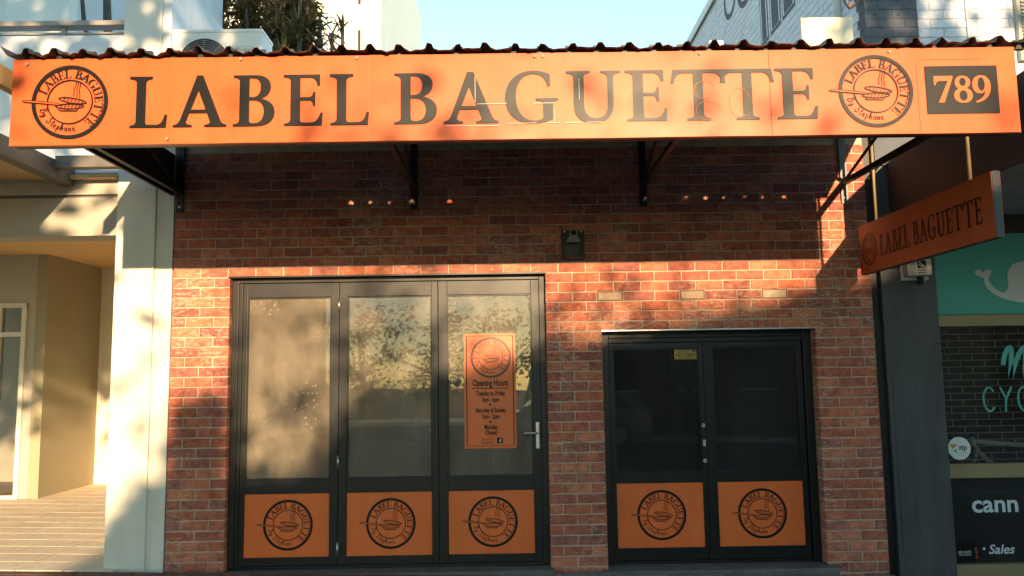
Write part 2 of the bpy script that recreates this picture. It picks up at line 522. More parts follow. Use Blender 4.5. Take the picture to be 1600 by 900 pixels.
class Flat:
    """flat print: filled outlines and pen strokes laid out in (u, v), then placed on a surface"""
    def __init__(s):
        s.v, s.f = [], []

    def fill(s, contours):
        vv = [Vector((p[0], p[1], 0)) for c in contours for p in c]
        tr = tessellate_polygon([[Vector((p[0], p[1], 0)) for p in c] for c in contours])
        n = len(s.v)
        s.v += [(p.x, p.y) for p in vv]
        s.f += [tuple(n + i for i in t) for t in tr]
        return s

    def stroke(s, pts, wd, closed=False):
        pts = [Vector((p[0], p[1])) for p in pts]
        if closed:
            pts = pts + [pts[0]]
        n = len(s.v)
        m = len(pts)
        for i, p in enumerate(pts):
            if closed and i in (0, m - 1):
                d = pts[1] - pts[m - 2]
            else:
                d = pts[min(i + 1, m - 1)] - pts[max(i - 1, 0)]
            d = d.normalized() if d.length > 1e-9 else Vector((1, 0))
            q = Vector((-d.y, d.x)) * wd / 2
            s.v += [tuple(p + q), tuple(p - q)]
        s.f += [(n + 2 * i, n + 2 * i + 1, n + 2 * i + 3, n + 2 * i + 2) for i in range(m - 1)]
        return s

    def ring(s, cx, cy, ro, ri, n=64):
        k = len(s.v)
        for i in range(n):
            a = 2 * math.pi * i / n
            s.v += [(cx + ro * math.cos(a), cy + ro * math.sin(a)), (cx + ri * math.cos(a), cy + ri * math.sin(a))]
        s.f += [(k + 2 * i, k + 2 * i + 1, k + 2 * ((i + 1) % n) + 1, k + 2 * ((i + 1) % n)) for i in range(n)]
        return s

    def text(s, body, x, y, size, wx=1.0, bold=0.0, shear=0.0, align='CENTER'):
        cu = bpy.data.curves.new('t', 'FONT')
        cu.body = body
        cu.size = 1.0
        cu.offset = bold
        cu.shear = shear
        cu.align_x = align
        cu.resolution_u = 3
        o = bpy.data.objects.new('t', cu)
        C.objects.link(o)
        me = o.to_mesh()
        n = len(s.v)
        s.v += [(x + p.co.x * size * wx, y + p.co.y * size) for p in me.vertices]
        s.f += [tuple(n + i for i in p.vertices) for p in me.polygons]
        o.to_mesh_clear()
        bpy.data.objects.remove(o)
        bpy.data.curves.remove(cu)
        return s

    def place(s, name, mt, parent, o, ux, uy, scale=1.0):
        o, ux, uy = Vector(o), Vector(ux), Vector(uy)
        me = bpy.data.meshes.new(name)
        me.from_pydata([tuple(o + ux * p[0] * scale + uy * p[1] * scale) for p in s.v], [], s.f)
        me.materials.append(mt)
        return link(bpy.data.objects.new(name, me), parent)


def at_angle(contours, ang, rad, scale, wd, outward=True):
    """place a glyph (baseline centred) on a circle"""
    res = []
    for c in contours:
        q = []
        for (x, y) in c:
            u, v = (x - wd / 2) * scale, y * scale
            if outward:
                er, et = (math.cos(ang), math.sin(ang)), (math.sin(ang), -math.cos(ang))
                q.append((er[0] * (rad + v) + et[0] * u, er[1] * (rad + v) + et[1] * u))
            else:
                er, et = (math.cos(ang), math.sin(ang)), (-math.sin(ang), math.cos(ang))
                q.append((er[0] * (rad - v) + et[0] * u, er[1] * (rad - v) + et[1] * u))
        res.append(q)
    return res


SCRIPT = {  # pen strokes of the hand-written line, x-height 50
    'B': (62, [[(12, 82), (24, 96), (34, 80), (28, 40), (16, 0)], [(30, 92), (52, 98), (58, 78), (34, 54), (60, 44), (58, 14), (34, -4), (14, 6)]]),
    'y': (46, [[(4, 46), (8, 16), (22, 10), (34, 46)], [(34, 46), (30, 4), (18, -36), (6, -26), (28, 0), (44, 10)]]),
    'S': (64, [[(58, 84), (46, 98), (24, 86), (26, 62), (46, 40), (44, 10), (20, -2), (4, 14), (14, 28)]]),
    't': (28, [[(16, 86), (10, 16), (18, 2), (28, 12)], [(0, 58), (26, 60)]]),
    'e': (36, [[(4, 22), (28, 34), (22, 50), (8, 40), (6, 12), (20, 0), (36, 12)]]),
    'p': (40, [[(4, 46), (10, 44), (4, -36)], [(10, 36), (26, 52), (34, 30), (24, 4), (8, 10)]]),
    'h': (40, [[(0, 4), (18, 70), (14, 98), (6, 80), (4, 0)], [(6, 26), (20, 50), (30, 40), (28, 8), (40, 8)]]),
    'a': (40, [[(30, 44), (14, 50), (4, 26), (12, 2), (28, 20), (32, 46), (30, 10), (40, 8)]]),
    'n': (40, [[(2, 42), (8, 44), (6, 0)], [(6, 24), (20, 50), (30, 40), (27, 8), (40, 10)]]),
}


def emblem(mt, mt_fill, parent, o, ux, uy, rad, off):
    """the round shop emblem: ring, lettering round the rim, two loaves on a peel, steam"""
    F = Flat()
    F.ring(0, 0, 1.0, .90)
    F.ring(0, 0, .605, .572)
    txt, a0, a1 = 'LABEL BAGUETTE', 163, -53
    adv = [(GL[c][0] + 8) if c != ' ' else 50 for c in txt]
    tot = sum(adv)
    run = 0
    for c, a in zip(txt, adv):
        mid = (run + a / 2) / tot
        run += a
        if c == ' ':
            continue
        wd, cs = glyph(c)
        F.fill(at_angle(cs, R(a0 + (a1 - a0) * mid), .65, .00225, wd))
    line, b0, b1 = 'By Stephane', 191, 284
    adv = [SCRIPT[c][0] + 6 if c != ' ' else 34 for c in line]
    tot = sum(adv)
    run = 0
    for c, a in zip(line, adv):
        mid = (run + a / 2) / tot
        run += a
        if c == ' ':
            continue
        wd, st = SCRIPT[c]
        for q in st:
            F.stroke(at_angle([q], R(b0 + (b1 - b0) * mid), .80, .0021, wd, False)[0], .020)
    # steam
    for k, (x0, x1) in enumerate(((.15, .08), (.20, .17), (.255, .245))):
        F.stroke([(x0 + .012 * math.sin(i * 1.1) + (x1 - x0) * i / 8, .56 - (.40 + .03 * k) * i / 8) for i in range(9)], .016)
    # loaves
    for (cx, cy, L_, h, tilt) in ((.07, .035, .37, .068, -.17), (.0, -.12, .37, .068, .0)):
        pts = []
        for (x, y) in ell(0, 0, L_, h, 28):
            x2 = x * (1 - .10 * (abs(y) / h))
            pts.append((cx + x2 * math.cos(tilt) - y * math.sin(tilt), cy + x2 * math.sin(tilt) + y * math.cos(tilt)))
        F.stroke(pts, .028, True)
        for i in range(6):
            x = -L_ * .66 + i * L_ * .26
            F.stroke([(cx + x * math.cos(tilt), cy + x * math.sin(tilt) - .035), (cx + (x + .05) * math.cos(tilt), cy + (x + .05) * math.sin(tilt) + .045)], .018)
    F.stroke([(-.30, -.20), (-.24, -.235), (.18, -.245), (.22, -.20)], .03)
    hd = [(-1.26, .035), (-1.20, .055), (-.85, .03), (-.30, -.04), (-.22, -.07), (-.30, -.085), (-.85, -.025), (-1.20, .01)]
    H, K = Flat().fill([hd]), Flat().stroke(hd, .02, True)
    o, ux, uy = Vector(o), Vector(ux), Vector(uy)
    n = ux.cross(uy).normalized()
    vs, fs, mi = [], [], []
    for Fl, d, k in ((F, off, 0), (H, off + .0015, 1), (K, off + .003, 0)):
        m = len(vs)
        vs += [tuple(o + n * d + ux * p[0] * rad + uy * p[1] * rad) for p in Fl.v]
        fs += [tuple(m + i for i in f) for f in Fl.f]
        mi += [k] * len(Fl.f)
    me = bpy.data.meshes.new('emblem')
    me.from_pydata(vs, [], fs)
    me.materials.append(mt)
    me.materials.append(mt_fill)
    me.polygons.foreach_set('material_index', mi)
    return link(bpy.data.objects.new('emblem', me), parent)


UX, UZ = (1, 0, 0), (0, 0, 1)

#SECTION2
# ================================================================== the setting: ground, road, footpath
def slope_sheet(name, mt, x0, x1, y0, y1, dz, kind='structure', nx=1):
    vs, fs = [], []
    for i in range(nx + 1):
        x = x0 + (x1 - x0) * i / nx
        vs += [(x, y0, gz(x) + dz), (x, y1, gz(x) + dz)]
    fs = [(2 * i, 2 * i + 2, 2 * i + 3, 2 * i + 1) for i in range(nx)]
    return tag(MB().add(vs, fs).build(name, mt), kind=kind)


slope_sheet('ground', M['lawn'], -70, 70, -90, 60, -.165)
slope_sheet('road', M['asphalt'], -70, 70, -15.2, -5.0, -.150)
kb = MB()
for (ya, yb) in ((-5.0, -4.85), (-15.35, -15.2)):
    vs = []
    for x in (-70, 70):
        vs += [(x, ya, gz(x) - .16), (x, yb, gz(x) - .16), (x, ya, gz(x) - .004), (x, yb, gz(x) - .004)]
    kb.add(vs, [(0, 1, 3, 2), (4, 6, 7, 5), (0, 4, 5, 1), (2, 3, 7, 6), (0, 2, 6, 4), (1, 5, 7, 3)])
tag(kb.build('kerb', M['concrete']), kind='structure')
fp = slope_sheet('footpath', M['grout'], -70, 70, -4.85, -.12, -.012)
slope_sheet('footpath', M['grout'], -70, 70, -24, -15.35, -.008)

# brown brick pavers in front of the shop, one by one where the photo shows them
pv = []
for k in range(3):
    me_b = MB()
    j = lambda: random.uniform(-.002, .002)
    a, b, h, c = .114, .055, .03, .005
    vs = [(-a, -b, -h), (a, -b, -h), (a, b, -h), (-a, b, -h),
          (-a, -b, -c), (a, -b, -c), (a, b, -c), (-a, b, -c),
          (-a + c, -b + c, j()), (a - c, -b + c, j()), (a - c, b - c, j()), (-a + c, b - c, j())]
    me_b.add(vs, [(0, 1, 5, 4), (1, 2, 6, 5), (2, 3, 7, 6), (3, 0, 4, 7), (4, 5, 9, 8), (5, 6, 10, 9), (6, 7, 11, 10), (7, 4, 8, 11), (8, 9, 10, 11)])
    o = me_b.build('paver', M['paver'], None)
    pv.append(o.data)
    bpy.data.objects.remove(o)
til = math.atan(-.026)
for r in range(3):
    y = -.185 - r * .12
    for i in range(42):
        x = -5.3 + i * .235 + (r % 2) * .117
        o = bpy.data.objects.new('paver', pv[(i * 7 + r * 3) % 3])
        link(o, fp)
        o.location = (x, y, gz(x) + .001)
        o.rotation_euler = (0, -til, 0)

# ================================================================== the brick shop
XL, XR, TOP = -2.903, 3.196, 3.66
OPEN = [(-2.405, .342, 2.482), (.825, 2.680, 1.966)]           # left doors, right doors: x0, x1, head
ZN, CH = 2.568, .086
shop = thing('brick_shop', 'red brick shopfront with black doors under the long orange sign', 'shop', (0, 0, 0))

wl = MB()
g_ = .004
wl.box(XL + g_, OPEN[0][0] - g_, 0, .32, -.2, OPEN[0][2] + g_)
wl.box(OPEN[0][1] + g_, OPEN[1][0] - g_, 0, .32, -.2, OPEN[0][2] + g_)
wl.box(OPEN[1][1] + g_, XR - g_, 0, .32, -.2, OPEN[0][2] + g_)
wl.box(OPEN[1][0] - g_, OPEN[1][1] + g_, 0, .32, OPEN[1][2] + g_, OPEN[0][2] + g_)
wl.box(XL + g_, XR - g_, 0, .32, OPEN[0][2] + g_, TOP)
wl.build('wall', M['mortar'], shop)
bx('render_band', M['render'], shop, XL, XR, -.006, .32, TOP + .001, 4.02)
bx('parapet', M['render'], shop, XL + .01, XR - .01, .0, .30, 4.021, 4.25)

VENTS = [(.79, 1.02), (1.515, 1.735), (2.232, 2.457)]
pieces = []
k = -13
while True:
    zt = ZN - k * CH
    zb = zt - CH
    if zt < -.14:
        break
    if zt > TOP + .01:
        k += 1
        continue
    spans = [(XL, XR)]
    for (a, b, h) in OPEN:
        if (zt + zb) / 2 < h:
            ns = []
            for (s0, s1) in spans:
                if b <= s0 or a >= s1:
                    ns.append((s0, s1))
                else:
                    if a > s0: ns.append((s0, a))
                    if b < s1: ns.append((b, s1))
            spans = ns
    if k == 3:                                                   # the course with the three air vents
        for (a, b) in VENTS:
            ns = []
            for (s0, s1) in spans:
                if s0 < a and b < s1:
                    ns += [(s0, a), (b, s1)]
                else:
                    ns.append((s0, s1))
            spans = ns
    off = 0 if k % 2 == 0 else .12
    for (s0, s1) in spans:
        n0 = math.floor((s0 - XL - off) / .24)
        x = XL + off + n0 * .24
        while x < s1 - 1e-6:
            a, b = max(x, s0), min(x + .24, s1)
            if s1 - b < .06:
                b = s1
            if a - s0 < .06:
                a = s0
            if b - a < .06 or (s1 - x) < .06:
                x += .24
                continue
            ga = .0 if abs(a - s0) < 1e-6 and s0 not in [v[1] for v in VENTS] else .005
            gb = .0 if abs(b - s1) < 1e-6 and s1 not in [v[0] for v in VENTS] else .005
            if b - a > .045:
                pieces.append((a + ga, b - gb, zb + .005, zt - .005, (x0e := abs(a - s0) < 1e-6), abs(b - s1) < 1e-6))
            x += .24
    k += 1
pieces = [p for p in pieces if p[3] > gz((p[0] + p[1]) / 2) - .03]

rb = random.Random(3)


def brick_shape(rr):
    """unit brick front: a rough-edged block, 18 triangles, centred on x,z; front at y=0"""
    jx = lambda s: rr.uniform(-s, s)
    f, c, dz = .5, .013, .045
    q = [(-.5, -.5), (.5, -.5), (.5, .5), (-.5, .5)]
    vs = [(x, .115, z) for x, z in q] + [(x + jx(.006), .004 + jx(.0025), z + jx(.022)) for x, z in q]
    vs += [(x * (1 - 2 * c * rr.uniform(.5, 2.6)), jx(.0026), z * (1 - 2 * dz * rr.uniform(.5, 2.3))) for x, z in q]
    fs = [(0, 4, 5, 1), (1, 5, 6, 2), (2, 6, 7, 3), (3, 7, 4, 0), (4, 8, 9, 5), (5, 9, 10, 6), (6, 10, 11, 7), (7, 11, 8, 4), (8, 11, 10, 9)]
    return vs, fs


SH = [brick_shape(rb) for _ in range(14)]
BM_ = []
for vs, fs in SH:
    me = bpy.data.meshes.new('brick')
    me.from_pydata(vs, [], fs)
    me.materials.append(M['brick'])
    BM_.append(me)


def keyf(p):                                                     # the bricks that show largest: whole ones low on the wall and round the doors
    return -((p[1] - p[0]) > .2) * 10 + abs((p[2] + p[3]) / 2 - 1.35)


pieces.sort(key=keyf)
mass = MB()
for i, (a, b, z0, z1, eL, eR) in enumerate(pieces):
    y = -.0065 + rb.uniform(-.0022, .0022)
    cx, cz, sx, sz = (a + b) / 2, (z0 + z1) / 2, b - a, z1 - z0
    tw = rb.uniform(-.006, .006)
    if i < 300:
        o = bpy.data.objects.new('brick', BM_[rb.randrange(14)])
        link(o, shop)
        o.location = (cx, y, cz)
        o.scale = (sx, 1, sz)
        o.rotation_euler = (0, tw, 0)
    else:
        vs, fs = SH[rb.randrange(14)]
        mass.add([(cx + v[0] * sx, y + v[1], cz + v[2] * sz + tw * v[0] * sx) for v in vs], fs, rb.random())
tag(mass.build('brickwork', M['brick'], shop), kind='stuff')

# terracotta air vents painted pale
for (a, b) in VENTS:
    v = bx('air_vent', M['vent'], shop, a + .012, b - .012, -.004, .05, 2.238, 2.302, c=.004)
    fr = MB()
    fr.box(a + .002, b - .002, -.009, .02, 2.303, 2.312)
    fr.box(a + .002, b - .002, -.009, .02, 2.228, 2.237)
    fr.box(a + .002, a + .011, -.009, .02, 2.2375, 2.3025)
    fr.box(b - .011, b - .002, -.009, .02, 2.2375, 2.3025)
    fr.build('vent_frame', M['wood'], v)

# stone plinth strips and the doorstep
bx('threshold', M['stone'], shop, OPEN[0][0] - .03, OPEN[0][1] + .02, -.115, .20, -.16, -.012, c=.008)
stp = bx('doorstep', M['stone'], shop, OPEN[1][0] - .05, OPEN[1][1] + .06, -.10, .25, -.2, -.035, c=.015)
for i in range(6):
    x = .36 + i * .47
    bx('plinth_block', M['stone'], shop, x + .003, x + .467, -.150, -.118, -.26, gz(x) + .022, c=.006)


# ------------------------------------------------------------------ doors
def leaf(door, xa, xb, za, zb, y0, y1, gx0, gx1, gz0, gz1, px0, px1, pz0, pz1, fm, gm, lowmat=None):
    """one glazed leaf: stiles, rails, pane above, orange board below with the emblem"""
    ya, yb = y0, y1
    f = MB()
    f.box(xa, gx0, ya, yb, za, zb, c=.003)
    f.box(gx1, xb, ya, yb, za, zb, c=.003)
    f.box(gx0, gx1, ya + .001, yb - .001, gz1, zb, c=.003)
    f.box(gx0, gx1, ya + .001, yb - .001, pz1, gz0, c=.003)
    f.box(gx0, gx1, ya + .001, yb - .001, za, pz0, c=.003)
    # glazing beads
    for (a, b, c, d) in ((gx0, gx1, gz1 - .010, gz1), (gx0, gx1, gz0, gz0 + .010), (gx0, gx0 + .009, gz0 + .01, gz1 - .01), (gx1 - .009, gx1, gz0 + .01, gz1 - .01)):
        f.box(a, b, ya + .012, ya + .026, c, d)
    f.build('leaf_frame', fm, door)
    bx('pane', gm, door, gx0 + .001, gx1 - .001, ya + .027, ya + .033, gz0, gz1)
    bx('orange_board', M['orange2'], door, px0, px1, ya + .010, ya + .030, pz0, pz1, c=.002)


# left: three folding leaves in a black frame, set 9 cm back
D1 = MB()
y0, y1 = .085, .165
x0, x1, zt = OPEN[0][0], OPEN[0][1], OPEN[0][2]
D1.box(x0 + .002, x0 + .055, y0 - .02, y1, .0, zt, c=.003)
D1.box(x0 + .055, x0 + .085, y0 - .005, y1, .0, zt - .03, c=.002)
D1.box(x1 - .055, x1 - .002, y0 - .02, y1, .0, zt, c=.003)
D1.box(x0 + .055, x1 - .055, y0 - .02, y1, zt - .045, zt - .001, c=.003)
D1.box(x0 + .055, x1 - .055, y0 - .012, y1, -.011, .012, c=.003)
d1 = D1.build('folding_door', M['alu'], shop)
d1['label'] = 'three black framed glazed folding doors, wider set'
bx('head_trim', M['alu'], d1, x0 - .012, x1 + .012, -.022, .06, zt - .006, zt + .008)
LV = [(-2.318, -1.474, -2.275, -1.545, -2.275, -1.545), (-1.470, -.606, -1.398, -.662, -1.398, -.662), (-.602, .288, -.524, .216, -.524, .216)]
for (a, b, ga, gb, pa, pb) in LV:
    leaf(d1, a, b, .014, zt - .047, y0, y1 - .03, ga, gb, .735, 2.31, pa + .002, pb - .002, .085, .615, M['alu'], M['glassL'])
    emblem(M['ink'], M['orange2'], d1, ((pa + pb) / 2 + .012, y0 + .010, .352), UX, UZ, .213, .002)
for z in (2.235, .875, .145):
    MB().tube([(-1.472, y0 - .006, z - .055), (-1.472, y0 - .006, z + .055)], .009, 10).build('hinge', M['steel'], d1, smooth=True)
h = MB()
h.box(.238, .270, y0 - .010, y0 + .002, .965, 1.19, c=.003)
h.build('lock_plate', M['steel'], d1)
h = MB().tube([(.253, y0 - .008, 1.10), (.253, y0 - .05, 1.10), (.243, y0 - .058, 1.10), (.135, y0 - .058, 1.10)], [.010, .010, .011, .010], 10)
h.build('handle', M['steel'], d1, smooth=True)

# right: pair of hinged doors, set 15 cm back
x0, x1, zt = OPEN[1][0], OPEN[1][1], OPEN[1][2]
y0, y1 = .15, .24
D2 = MB()
D2.box(x0 + .002, x0 + .07, y0 - .03, y1, -.034, zt - .001, c=.004)
D2.box(x1 - .07, x1 - .002, y0 - .03, y1, -.034, zt - .001, c=.004)
D2.box(x0 + .07, x1 - .07, y0 - .03, y1, zt - .06, zt - .001, c=.004)
D2.box(x0 + .07, x1 - .07, y0 - .015, y1, zt - .10, zt - .061, c=.003)
D2.box(x0 + .07, x1 - .07, y0 - .005, y1, -.034, -.012, c=.002)
d2 = D2.build('double_door', M['alu2'], shop)
d2['label'] = 'pair of black glazed doors, lower and narrower set'
bx('head_trim', M['steel'], d2, x0 - .004, x1 + .004, -.018, .12, zt - .004, zt + .007)
for (a, b, ga, gb, pa, pb) in ((.899, 1.730, .935, 1.690, .93, 1.69), (1.734, 2.606, 1.815, 2.560, 1.83, 2.585)):
    pa2, pb2 = ga + .002, gb - .002
    leaf(d2, a, b, -.008, zt - .103, y0, y1 - .03, ga, gb, .735, 1.812, pa2, pb2, .098, .645, M['alu2'], M['glassR'])
    emblem(M['ink'], M['orange2'], d2, ((pa2 + pb2) / 2 + .008, y0 + .010, .372), UX, UZ, .213, .002)
for z in (1.135, .83):
    MB().tube([(1.712, y0 - .008, z), (1.712, y0 + .002, z)], .017, 16).build('lock_cylinder', M['steel'], d2, smooth=False)
    MB().tube([(1.712, y0 - .0095, z), (1.712, y0 - .007, z)], .006, 8).build('keyhole', M['ink'], d2)
bx('lock_plate', M['steel'], d2, 1.70, 1.724, y0 - .012, y0 + .002, .955, 1.01, c=.003)
MB().box(1.718, 1.745, y0 - .014, y0 + .003, -.01, .14, c=.004).build('floor_bolt', M['alu2'], d2)

# room behind the doors
rm = MB()
rm.add([(XL + .05, .33, -.03), (XR - .05, .33, -.03), (XR - .05, 4.4, -.03), (XL + .05, 4.4, -.03)], [(0, 1, 2, 3)])
rm.build('interior_floor', M['wood'], shop)
rm = MB()
rm.box(XL + .02, XR - .02, 4.4, 4.5, -.1, 3.2)
rm.box(XL + .02, XL + .06, .33, 4.4, -.1, 3.2)
rm.box(XR - .06, XR - .02, .33, 4.4, -.1, 3.2)
rm.box(XL + .02, XR - .02, .33, 4.5, 3.2, 3.3)
rm.build('interior_wall', M['room'], shop)
bx('interior_partition', M['wood'], shop, .45, .75, .5, 4.39, -.02, 3.19)
bx('counter', M['wood'], shop, -2.2, -.2, 2.2, 2.8, -.02, 1.05, c=.01)
bx('counter_top', M['cream'], shop, -2.25, -.15, 2.15, 2.85, 1.051, 1.09, c=.006)
bx('roof_slab', M['render'], shop, XL + .02, XR - .02, .302, 4.6, 3.92, 4.0)
bx('back_wall', M['mortar'], shop, XL + .02, XR - .02, 4.5, 4.65, -.1, 3.92)
for (x, y) in ((-1.25, 1.6), (-.95, 2.6), (-.1, 1.8)):
    lp = bx('ceiling_panel', M['lamp'], shop, x - .30, x + .30, y - .08, y + .08, 3.175, 3.199)

# left-over cement patches and the cream sheet on the parapet corner
bx('parapet_sheet', M['zinc'], shop, 2.705, 3.17, -.02, -.001, 4.26, 4.775)
bx('parapet_sheet', M['zinc'], shop, 2.70, 3.185, -.025, -.003, 4.05, 4.50)

# ------------------------------------------------------------------ awning
aw = thing('awning', 'dark ribbed metal awning on black wall brackets above the doors', 'awning', (0, 0, 3.05))
FY = -2.25
prof = []
x = -3.02
rj = random.Random(5)
while x < 3.14:
    p = .1735
    d = rj.uniform(-.012, .008)
    d2_ = rj.uniform(-.016, .006)
    k_ = rj.uniform(-.008, .008)
    hgt = rj.uniform(.026, .040)
    prof += [(x, .004), (x + .030, d), (x + .065, d2_), (x + .100, d * .6), (x + .116 + k_, .004), (x + .130 + k_, hgt), (x + .154 + k_, hgt + rj.uniform(-.003, .003))]
    x += p
prof.append((x, .004))
prof[0] = (prof[0][0], .05)
vs, fs = [], []
ROWS = [(FY - .045, 3.562, 1.0), (FY + .05, 3.572, .8), (-1.1, 3.68, .35), (-.01, 3.79, .2)]
for (y, z, a) in ROWS:
    for (px, pz) in prof:
        zz = pz if pz > .02 else pz * a
        vs.append((px, y + (rj.uniform(-.012, .012) if y < FY else 0), z + zz))
n = len(prof)
for r in range(len(ROWS) - 1):
    for i in range(n - 1):
        fs.append((r * n + i, r * n + i + 1, (r + 1) * n + i + 1, (r + 1) * n + i))
ro = MB().add(vs, fs).build('roof_sheet', M['roof'], aw)
so = ro.modifiers.new('thick', 'SOLIDIFY'); so.thickness = .002; so.offset = 1
bx('front_beam', M['black_steel'], aw, -2.96, 3.10, FY + .036, FY + .09, 3.016, 3.552)  # beam deepened into a black back that stops orange bounce
fi = MB()  # unseen blocks added under the ribs to thin out the light dots
x = -3.02
while x < 3.14:
    opn = (-1.10 < x + .142 < -.10) or (1.55 < x + .142 < 2.95)
    if not opn or rj.random() < .12:
        fi.box(x + .108, x + .1735, FY + .04, FY + .07, 3.5525, 3.612)
    elif rj.random() < .6:
        fi.box(x + .119, x + .1665, FY + .04, FY + .07, 3.5525, 3.566 + rj.uniform(0, .018))
    x += .1735
tag(fi.build('rib_light_stop', M['black_steel'], aw), kind='stuff')
bx('purlin', M['black_steel'], aw, -2.92, 3.05, -1.15, -1.08, 3.60, 3.668)
for (px, sgn) in ((-.80, 0), (1.222, 0), (3.005, 1), (-2.855, 0)):
    col = M['grey_steel'] if sgn else M['black_steel']
    post = bx('wall_post', col, aw, px - .03, px + .03, -.022, -.010, 3.06, 3.78)
    MB().tube([(px, -.03, 3.11), (px, -.018, 3.11)], .012, 8).build('bolt', M['steel'], post)
    br = MB()
    br.box(px - .02, px + .02, FY + .09, -.022, 3.225, 3.268)
    br.box(px - .012, px + .012, FY + .10, FY + .14, 3.268, 3.58)
    br.build('bracket_arm', M['black_steel'], aw)
    br = MB()
    br.tube([(px, -.03, 3.26), (px, -1.1, 3.60)], .014, 6)
    br.tube([(px, -1.1, 3.60), (px, FY + .12, 3.27)], .014, 6)
    br.build('bracket_brace', M['black_steel'], aw)
bx('end_panel', M['black_steel'], aw, -2.935, -2.915, FY + .1, -.012, 3.215, 3.585)

# ------------------------------------------------------------------ fascia sign
sg = thing('shop_sign', 'long orange fascia sign with big black serif letters and street number', 'sign', (0, FY, 3.01))
seams = [-2.970, -2.005, -.815, .20, 1.62, 3.130]
for i in range(5):
    a, b = seams[i] + .0012, seams[i + 1] - .0012
    nx = 10
    ph, am = rj.uniform(0, 6), rj.uniform(.0006, .0014)
    vs, fs = [], []
    for r in range(7):
        z = 3.012 + (3.548 - 3.012) * r / 6
        for c_ in range(nx + 1):
            u = c_ / nx
            edge = math.sin(math.pi * u) * math.sin(math.pi * r / 6)
            vs.append((a + (b - a) * u, FY - am * edge * (1 + .6 * math.sin(ph + 5 * u + r)) - .0008 * i, z + (.001 * math.sin(ph + 9 * u) if r in (0, 6) else 0)))
    for r in range(6):
        for c_ in range(nx):
            q = r * (nx + 1) + c_
            fs.append((q, q + 1, q + nx + 2, q + nx + 1))
    o = MB().add(vs, fs).build('sign_panel', M['orange'], sg, smooth=True)
bx('sign_backing', M['orange2'], sg, -2.970, 3.130, FY + .003, FY + .034, 3.0115, 3.5485)
LX = [('L', -2.255, -2.026), ('A', -1.990, -1.668), ('B', -1.630, -1.379), ('E', -1.329, -1.089), ('L', -1.050, -.811), ('B', -.660, -.401),
      ('A', -.362, -.029), ('G', .010, .335), ('U', .382, .712), ('E', .740, .993), ('T', 1.016, 1.350), ('T', 1.316, 1.646), ('E', 1.650, 1.905)]
for ch, a, b in LX:
    wd, cs = glyph(ch)
    s_ = (b - a) / wd
    F = Flat().fill([[(x * s_, y * .00318) for x, y in c] for c in cs])
    F.place('letter', M['ink'], sg, (a, FY - .0095 + .0006 * (LX.index((ch, a, b)) % 2), 3.111), UX, UZ)
emblem(M['ink'], M['orange'], sg, (-2.613, FY - .007, 3.277), UX, UZ, .229, .002)
emblem(M['ink'], M['orange'], sg, (2.262, FY - .008, 3.279), UX, UZ, .227, .002)
Flat().fill([[(2.568, 3.131), (3.008, 3.131), (3.008, 3.430), (2.568, 3.430)]]).place('number_plate', M['ink'], sg, (0, FY - .0095, 0), UX, UZ)
for ch, a, b in (('7', 2.617, 2.733), ('8', 2.735, 2.848), ('9', 2.850, 2.962)):
    wd, cs = glyph(ch)
    s_ = (b - a) / wd
    Flat().fill([[(x * s_, y * .00165) for x, y in c] for c in cs]).place('digit', M['orange'], sg, (a, FY - .0112, 3.200), UX, UZ)
for (x, z) in ((-2.88, 3.515), (-1.59, 3.53), (-.885, 3.53), (.195, 3.525), (.245, 3.525), (1.20, 3.53), (2.36, 3.525), (-2.02, 3.04)):
    MB().tube([(x, FY - .014, z), (x, FY - .001, z)], .009, 8).build('screw', M['grey_steel'], sg)
# faint edges of older lettering under the film
ridge = [ell(cx, cz, rx, rz, 28, 20, 300) for (cx, cz, rx, rz) in ((1.22, 3.30, .065, .055), (1.24, 3.17, .075, .06), (1.43, 3.22, .06, .09))]
ridge += [[(a, z), (b, z)] for (a, b, z) in ((.02, .20, 3.107), (.26, .34, 3.107), (.37, .47, 3.107), (.50, .60, 3.107), (-.16, .02, 3.23), (.18, .31, 3.23), (-.35, -.02, 3.095))]
ridge += [[(x, a), (x, b)] for (x, a, b) in ((.305, 3.112, 3.20), (.46, 3.25, 3.38), (-.17, 3.24, 3.40))]
ridge.append([(2.52, 3.02), (2.52, 3.44), (2.545, 3.475), (2.95, 3.475)])
for q in ridge:
    Flat().stroke(q, .0022).place('film_ridge', M['orange'] if q[0][0] > 1 else M['cream'], sg, (0, FY - .0118, 0), UX, UZ)

# ------------------------------------------------------------------ hanging sign
hs = thing('hanging_sign', 'orange sign hung end-on from rods above the footpath', 'sign', (3.05, -1.1, 2.4))
b_ = MB().box(3.052, 3.098, -2.06, -.15, 2.402, 2.825, c=.002)
b_.build('sign_body', M['charcoal'], hs)
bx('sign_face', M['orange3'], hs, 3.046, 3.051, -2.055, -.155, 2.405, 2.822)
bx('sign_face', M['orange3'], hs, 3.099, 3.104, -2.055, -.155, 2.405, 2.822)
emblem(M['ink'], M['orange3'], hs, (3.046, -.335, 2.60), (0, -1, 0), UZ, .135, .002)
u = .0
tw_ = [(c, GL[c][0] + 9) if c != ' ' else (c, 48) for c in 'LABEL BAGUETTE']
tot = sum(t for _, t in tw_)
sc_ = 1.42 / tot
for c, t in tw_:
    if c != ' ':
        wd, cs = glyph(c)
        Flat().fill([[(x * sc_, y * .00175) for x, y in q] for q in cs]).place('letter', M['ink'], hs, (3.0435, -.525 - u, 2.515), (0, -1, 0), UZ)
    u += t * sc_
for y in (-.43, -1.785):
    MB().tube([(3.075, y, 2.82), (3.075, y, 3.57 if y < -1 else 3.64)], .013, 8).build('rod', M['brass'], hs, smooth=True)

